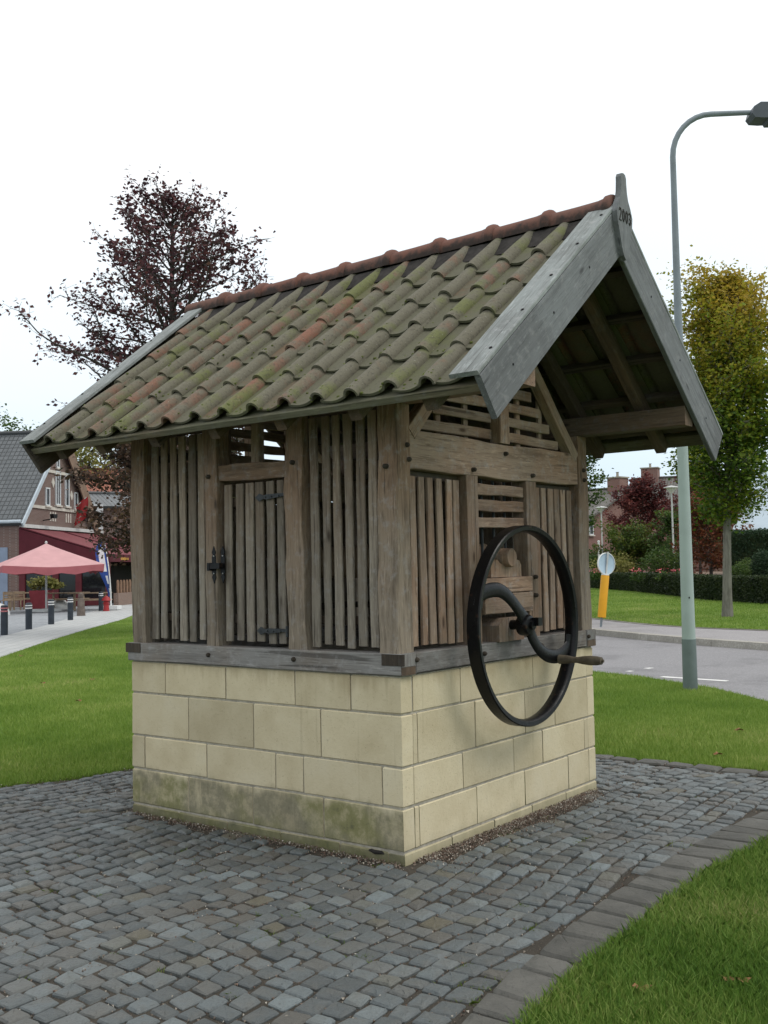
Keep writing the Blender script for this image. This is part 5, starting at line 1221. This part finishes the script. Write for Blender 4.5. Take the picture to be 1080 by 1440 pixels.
mb = MB(); mb.add(vs, fs); mb.build('canopy', 'canvas_pink', um, True)
hv = []
for k in range(NS):
    p = vs[NR*NS+k]; hv.append(p); hv.append(V(p.x, p.y, p.z-0.30-0.05*math.sin(k*PI/2)) + V(p.x-ub.x, p.y-ub.y, 0)*0.01*math.sin(k*1.7))
mb = MB(); mb.add(hv, [(2*k, 2*((k+1) % NS), 2*((k+1) % NS)+1, 2*k+1) for k in range(NS)]); mb.build('hem', 'canvas_hem', um, True)
for k in range(4):
    t = a0 + PI/2*k; mb = MB(); mb.tube([V(ub.x, ub.y, zt-0.25), V(ub.x+Rr*0.9*math.cos(t), ub.y+Rr*0.9*math.sin(t), ze_-0.02)], 0.02, 6); mb.build('rib', 'bench_wood', um)
# feather flag
fb = gp(156, 857.5, 0); ff = empty('feather_flag', fb, 'blue and white feather banner on a white foot by the pavement', 'banner')
fd = (fb-CAM).dot(FW); fz = h_at(147, 757, fd)
mb = MB(); mb.box(V(fb.x, fb.y, 0.10), (0.75, 0.75, 0.16), ax=(V(RT.x, RT.y, 0).normalized(), V(FW.x, FW.y, 0).normalized(), Z)); mb.build('foot', 'plastic_white', ff)
rh = V(RT.x, RT.y, 0).normalized(); pp = [V(fb.x, fb.y, 0.1)] + [V(fb.x, fb.y, 0) + rh*(-0.30*(t**2.2)) + Z*(0.1+(fz-0.1)*t) for t in (0.2, 0.4, 0.6, 0.75, 0.88, 0.96, 1.0)]
mb = MB(); mb.tube(pp, [0.04, 0.035, 0.03, 0.025, 0.02, 0.018, 0.015, 0.012], 8); mb.build('pole', 'plastic_white', ff)
outer = []; inner = []
for i in range(15):
    t = 0.16+0.84*i/14; wdt = 0.10+0.42*math.sin(PI*min(1, max(0, (t-0.16)/0.84))**1.6)**0.8; x0 = -0.30*(t**2.2)
    outer.append((x0+0.02, x0-wdt, 0.1+(fz-0.1)*t, 0.05*math.sin(i*0.9)))
vs = []; fs = []
for a_, b2, z_, wv in outer:
    for q in range(5):
        u = q/4; vs.append(V(fb.x, fb.y, z_) + rh*(a_+(b2-a_)*u) + V(FW.x, FW.y, 0)*(wv*u))
for i in range(14):
    for q in range(4): a = i*5+q; fs.append((a, a+1, a+6, a+5))
mb = MB(); mb.add(vs, fs)
for f_i, f in enumerate(mb.f):
    i, q = divmod(f_i, 4); mb.mi[f_i] = 1 if (q in (1, 2) and 5 < i < 12) or (q == 1 and i in (1, 3, 4)) else 0
mb.build('banner_cloth', ['flag_blue', 'flag_white'], ff)
# bollards along the walk
def bollard(px, py, h, label, r_=0.085, brown=False):
    b_ = gp(px, py, -0.012); d = (b_-CAM).dot(FW)
    e_ = empty('bollard', b_, label, 'bollard', 'bollards along the pavement')
    if brown:
        mb = MB(); mb.lathe(b_-V(0, 0, .05), [(0.17, 0), (0.12, h*0.8), (0.085, h*0.86), (0.115, h*0.92), (0.09, h+0.05), (0.001, h+0.08)], 16); mb.build('post', 'bollard_brown', e_, True); return
    mb = MB(); mb.lathe(b_-V(0, 0, .05), [(r_*1.15, 0), (r_*1.15, h*0.84), (r_, h*0.85), (r_, h*0.90), (r_*1.1, h*0.91), (r_*1.1, h+.03), (r_*0.8, h+.055), (0.001, h+.06)], 16); post = mb.build('post', 'bollard_blue', e_, True)
    for q in (0.84, 0.94):
        mb = MB(); mb.lathe(b_ + V(0, 0, h*q-0.05), [(r_*1.12, 0), (r_*1.2, 0.005), (r_*1.2, 0.035), (r_*1.12, 0.04)], 16); mb.build('band', 'band_white' if px > 10 else 'band_rose', post, True)
bollard(6, 893, 0.80, 'dark bollard with pink bands at the kerb by the plaza'); bollard(40.5, 885, 0.78, 'dark blue banded bollard next to the pink-banded one'); bollard(72, 878, 0.80, 'dark blue banded bollard in front of the red planter')
bollard(99, 872, 0.80, 'dark blue banded bollard next to the brown stone bollard'); bollard(114, 866, 0.86, 'brown stone bollard with a rounded head', brown=True); bollard(142, 859, 0.82, 'dark blue bollard beside the feather banner')
# planter, domes, picnic tables, chairs, red hydrant-like lantern
pb = gp(58, 856, 0); pn = empty('planter', pb, 'square dark red planter with leafy plant under the parasol', 'planter')
mb = MB(); s0, s1, hp = 0.33, 0.44, 0.86; vs = []
for z_, s_ in ((0, s0), (hp, s1), (hp, s1-.06), (hp-.12, s1-.07)): vs += [V(pb.x, pb.y, z_) + rh*(a*s_) + V(-rh.y, rh.x, 0)*(b*s_) for a, b in ((-1, -1), (1, -1), (1, 1), (-1, 1))]
fs = [(3, 2, 1, 0), (12, 13, 14, 15)] + [(r_*4+i, r_*4+(i+1) % 4, r_*4+4+(i+1) % 4, r_*4+4+i) for r_ in range(3) for i in range(4)]
mb.add(vs, fs); mb.build('pot', 'red_paint', pn)
P = np.concatenate([blob_points(np.array([pb.x, pb.y, 1.25])+np.array(rh)*0.25, (0.45, 0.4, 0.28), 900, RNG), blob_points(np.array([pb.x, pb.y, 1.1])+np.array(rh)*0.7, (0.35, 0.3, 0.18), 400, RNG), blob_points(np.array([pb.x, pb.y, 1.15])-np.array(rh)*0.25, (0.35, 0.3, 0.32), 260, RNG)])
np_mesh('plant', leaf_quads(P, 0.13, RNG, 0.2), 4, 'leaf_yellow', pn)
for px, py, r_, lab in ((84, 856, 0.46, 'pale concrete dome between the planter and brown bollard'), (-4, 865, 0.50, 'pale concrete dome at the plaza beside the stacked chairs')):
    c = gp(px, py, 0); mb = MB(); mb.lathe((c.x, c.y, -0.02), [(r_, 0), (r_*0.98, 0.1), (r_*0.85, r_*0.55), (r_*0.55, r_*0.87), (r_*0.25, r_*0.99), (0.001, r_*1.02)], 20); tag(mb.build('concrete_dome', 'concrete_pale', None, True), lab, 'dome')
def picnic(px, d, label):
    c = at(px, 800, d); c.z = 0; e_ = empty('picnic_table', c, label, 'picnic table', 'picnic tables'); a1 = (rh*0.95 + V(FW.x, FW.y, 0)*0.3).normalized(); a2 = V(-a1.y, a1.x, 0)
    for k in range(4):
        mb = MB(); mb.box(c + a2*(-0.27+0.18*k) + Z*0.74, (1.9, 0.15, 0.045), ax=(a1, a2, Z)); mb.build('top_plank', 'bench_wood', e_)
    for s_ in (-1, 1):
        mb = MB(); mb.box(c + a2*(s_*0.72) + Z*0.45, (1.9, 0.26, 0.045), ax=(a1, a2, Z)); mb.build('seat_plank', 'bench_wood', e_)
        for s2 in (-1, 1):
            mb = MB(); p0 = c + a1*(s_*0.65) + a2*(s2*0.62); p1 = c + a1*(s_*0.65) + a2*(s2*0.2) + Z*0.72; mb.tube([p0, p1], 0.05, 4); mb.build('leg', 'bench_wood', e_)
        mb = MB(); mb.box(c + a1*(s_*0.65) + Z*0.40, (0.05, 1.6, 0.09), ax=(a1, a2, Z)); mb.build('brace', 'bench_wood', e_)
picnic(96, 47.5, 'weathered wooden picnic table behind the concrete dome'); picnic(126, 46.2, 'weathered wooden picnic table beside the feather banner'); picnic(34, 50.0, 'weathered wooden picnic table behind the red planter')
def chair(px, d, zb, label):
    c = at(px, 800, d); c.z = zb; e_ = empty('garden_chair', c, label, 'chair', 'wooden garden chairs'); a2 = V(-rh.y, rh.x, 0)
    for s_ in (-1, 1):
        for s2 in (-1, 1):
            mb = MB(); mb.box(c + rh*(s_*0.24) + a2*(s2*0.22) + Z*(0.22 if s2 < 0 else 0.42), (0.05, 0.05, 0.44 if s2 < 0 else 0.84)); mb.build('leg', 'bench_wood', e_)
    for k in range(4):
        mb = MB(); mb.box(c + a2*(-0.2+0.13*k) + Z*0.45, (0.52, 0.10, 0.025), ax=(rh, a2, Z)); mb.build('seat_slat', 'bench_wood', e_)
        mb = MB(); mb.box(c + a2*0.25 + Z*(0.55+0.09*k), (0.5, 0.025, 0.06), ax=(rh, a2, Z)); mb.build('back_slat', 'bench_wood', e_)
chair(10, 47.5, 0.0, 'slatted wooden chair beside the blue door'); chair(24, 48.0, 0.0, 'slatted wooden chair by the red terrace post')
hb_ = gp(149.5, 859.0, 0); hy = empty('toadstool_ornament', hb_, 'small red ornament with a peaked cap beside the banner foot', 'ornament')
mb = MB(); mb.lathe((hb_.x, hb_.y, -0.02), [(0.14, 0), (0.12, 0.12), (0.11, 0.30), (0.15, 0.34), (0.10, 0.40), (0.10, 0.46)], 12); mb.build('stem', 'red_bright', hy, True)
mb = MB(); mb.lathe((hb_.x, hb_.y, 0.42), [(0.10, 0), (0.20, 0.02), (0.16, 0.12), (0.001, 0.24)], 12); mb.build('cap', 'red_bright', hy, True)

# house with a red tiled roof behind the beech
dH = 78.0; a = at(104, 800, dH); b_ = at(330, 800, dH+6); eH = V(b_.x-a.x, b_.y-a.y, 0); LH = eH.length; eH.normalize(); nH = V(eH.y, -eH.x, 0)
house('brick_house', a - nH*9, nH, 9.0, LH, h_at(120, 690, dH), h_at(120, 652, dH), 'brick_brown', 'roof_red', 'brown brick house with orange-red tiled roof behind the copper beech', wins=(), z0=0.0)
dI = 62.0; a = at(128, 800, dI); b_ = at(330, 800, dI+4); eI = V(b_.x-a.x, b_.y-a.y, 0); LI = eI.length; eI.normalize(); nI = V(eI.y, -eI.x, 0)
rt_, *_r2 = house('brick_annex', a - nI*7, nI, 7.0, LI, h_at(140, 712, dI), h_at(140, 690, dI), 'brick_brown', 'roof_slate', 'low brown brick annex behind the awning', wins=(), z0=0.0)
mb = MB(); c = at(134, 727, dI-0.6); mb.box(c, (0.9, 0.08, 1.5), ax=(eI, nI, Z)); mb.build('window', 'panel_white', rt_)
bush('background_tree', at(14, 800, 95) - V(0, 0, 2.3), (3.5, 3.5, 5.6), 5000, 'leaf_green', 0.35, 'distant green tree top above the dark cafe roof', cat='tree', zc=10.8)
bush('background_tree', at(126, 800, 84) - V(0, 0, 1.5), (3.0, 3.0, 4.5), 5000, 'leaf_yellow', 0.30, 'yellow-green tree top behind the copper beech', cat='tree', zc=8.5)

# ------------------------------------------------------------------ grass
def blades(P, h, wd, rng, z0=-0.02, lean=0.35, quad=True):
    n = len(P); a = rng.uniform(0, 6.28, n); H = h*rng.uniform(0.55, 1.25, n); W2 = wd*rng.uniform(0.7, 1.3, n)
    ln = rng.normal(0, lean, (n, 2))*H[:, None]; dx = np.stack([np.cos(a), np.sin(a)], 1)*W2[:, None]*0.5
    B = np.concatenate([P, np.full((n, 1), 0)+np.reshape(z0, (-1, 1))*np.ones((n, 1))], 1)
    v0 = B.copy(); v0[:, :2] -= dx; v1 = B.copy(); v1[:, :2] += dx
    if quad:
        m1 = B.copy(); m1[:, :2] += ln*0.35 + dx*0.75; m1[:, 2] += H*0.6; m0 = B.copy(); m0[:, :2] += ln*0.35 - dx*0.75; m0[:, 2] += H*0.6
        t = B.copy(); t[:, :2] += ln; t[:, 2] += H*0.95; return np.stack([v0, v1, m1, t, m0], 1).reshape(-1, 3), 5
    t = B.copy(); t[:, :2] += ln; t[:, 2] += H; return np.stack([v0, v1, t], 1).reshape(-1, 3), 3
def lawn_pts(n, d0, d1, power, a0, a1, poly=None, avoid=(PAVE,)):
    a = RNG.uniform(R(a0), R(a1), n); u = RNG.random(n)
    e_ = 2-power; d = (d0**e_ + u*(d1**e_-d0**e_))**(1/e_) if abs(e_) > 1e-3 else d0*(d1/d0)**u
    x = CAM.x+d*np.cos(a); y = CAM.y+d*np.sin(a); ok = np.ones(n, bool)
    if poly: ok &= inpoly(x, y, poly)
    for p in avoid: ok &= ~inpoly(x, y, p)
    return np.stack([x, y], 1)[ok]
LAWN = NEAR[:9] + [(20, 27)] + WALK_A[::-1][2:] + [(-30, -8), (-10, -30)]
yaw = math.degrees(YAW)
# near right lawn, long blades
P = lawn_pts(330000, 2.2, 9.5, 1.0, yaw-34, yaw+2, LAWN); P = P[P[:, 1] < -1.2]
sc = np.hypot(P[:, 0]-CAM.x, P[:, 1]-CAM.y)
v_, k = blades(P, 0.062, 0.0046, RNG); o = np_mesh('grass', v_, k, 'grass_deep'); o['kind'] = 'stuff'; tag(o, 'lush long grass beside the border stones', 'grass')
P = lawn_pts(230000, 7.6, 17, 1.5, yaw-26, yaw+4, LAWN); P = P[P[:, 1] > -2.6]; P = P[P[:, 0] > 3.0]
v_, k = blades(P, 0.045, 0.008, RNG, quad=False); o = np_mesh('grass', v_, k, 'grass_blade'); o['kind'] = 'stuff'; tag(o, 'short mown grass between the cobbles and the road', 'grass')
P = lawn_pts(420000, 7.0, 42, 1.55, yaw+8, yaw+31, LAWN)
v_, k = blades(P, 0.045, 0.009, RNG, quad=False); o = np_mesh('grass', v_, k, 'grass_blade'); o['kind'] = 'stuff'; tag(o, 'short mown grass between the cobbles and the slab pavement', 'grass')
FL = off(EDGE, 0.12)[2:9] + [(58, 30), (46, 19.5), (34.5, 11.2), (28, 2), (26, -4)]
P = lawn_pts(160000, 20, 62, 1.4, yaw-26, yaw-3, FL, ()); v_, k = blades(P, 0.05, 0.018, RNG, z0=0.13, quad=False)
o = np_mesh('grass', v_, k, 'grass_blade'); o['kind'] = 'stuff'; tag(o, 'mown grass across the road in front of the hedge', 'grass')
# tufts of moss and grass in the cobble joints
TP = []
for px, py, s_, n_ in ((442, 1279, .07, 90), (424, 1288, .09, 110), (378, 1320, .10, 260), (362, 1313, .06, 80), (470, 1320, .09, 180), (508, 1346, .05, 70), (640, 1383, .06, 90), (676, 1390, .06, 90), (715, 1378, .10, 230), (735, 1275, .05, 70), (750, 1306, .06, 110), (820, 1188, .08, 120), (830, 1180, .05, 60), (950, 1187, .12, 220), (965, 1190, .06, 80), (655, 1360, .05, 60), (145, 1262, .05, 60), (70, 1254, .04, 50), (180, 1149, .05, 60), (255, 1196, .04, 40), (660, 1408, .07, 90), (480, 1222, .03, 30)):
    g_ = gp(px, py); TP.append(np.array([g_.x, g_.y])[None] + RNG.normal(0, s_*0.42, (int(n_*0.5), 2)))
for _ in range(90):
    c = np.array([RNG.uniform(-2.2, 3.0), RNG.uniform(-1.3, 3.2)]); TP.append(c[None]+RNG.normal(0, 0.014, (9, 2)))
# ragged fringe where the lawn creeps over the paving edge
for line, s_ in ((PAVE_R, 0.05), (PAVE_B, 0.04), (PAVE_L, 0.06)):
    for (ax, ay), (bx, by) in zip(line, line[1:]):
        k = int(math.hypot(bx-ax, by-ay)*420); u = RNG.random(k); TP.append(np.stack([ax+(bx-ax)*u, ay+(by-ay)*u], 1)+RNG.normal(0, s_*0.6, (k, 2)))
P = np.concatenate(TP); P = P[~((P[:, 0] > -0.01) & (P[:, 0] < W_+.01) & (P[:, 1] > -0.01) & (P[:, 1] < L_+.01))]
v_, k = blades(P, 0.024, 0.0045, RNG, z0=-0.012, lean=0.7); o = np_mesh('moss_tufts', v_, k, 'moss_tuft'); o['kind'] = 'stuff'; tag(o, 'small grass and moss tufts growing in the cobble joints', 'grass')
# fallen leaves
rl = random.Random(8)
for px, py, lab in ((812, 1068, 'orange fallen leaf on the paving edge behind the base'), (1022, 1375, 'brown fallen leaf in the long grass'), (1045, 1378, 'brown fallen leaf in the long grass'), (902, 1388, 'brown fallen leaf in the long grass'), (1040, 1026, 'tan fallen leaf on the mown grass by the lamp'), (1010, 1060, 'tan fallen leaf on the mown grass by the lamp'), (60, 960, 'pale fallen leaf on the grass by the pavement'), (30, 922, 'pale fallen leaf on the grass by the pavement'), (130, 955, 'pale fallen leaf on the grass by the pavement'), (110, 985, 'pale fallen leaf on the grass by the pavement')):
    g_ = gp(px, py, 0.02); s_ = 0.026+0.012*rl.random() + 0.0016*(g_-CAM).length; a = rl.uniform(0, 6.28); vs = []
    for q in range(10):
        t = 2*PI*q/10; r_ = s_*(0.55 if q % 2 else 1.0); vs.append(V(g_.x+r_*math.cos(t+a)*0.75, g_.y+r_*math.sin(t+a), 0.022+0.25*s_*math.sin(2*t)))
    mb = MB(); mb.add(vs + [V(g_.x, g_.y, 0.018)], [(q, (q+1) % 10, 10) for q in range(10)]); tag(mb.build('fallen_leaf', 'dead_leaf'), lab, 'leaf', lab)
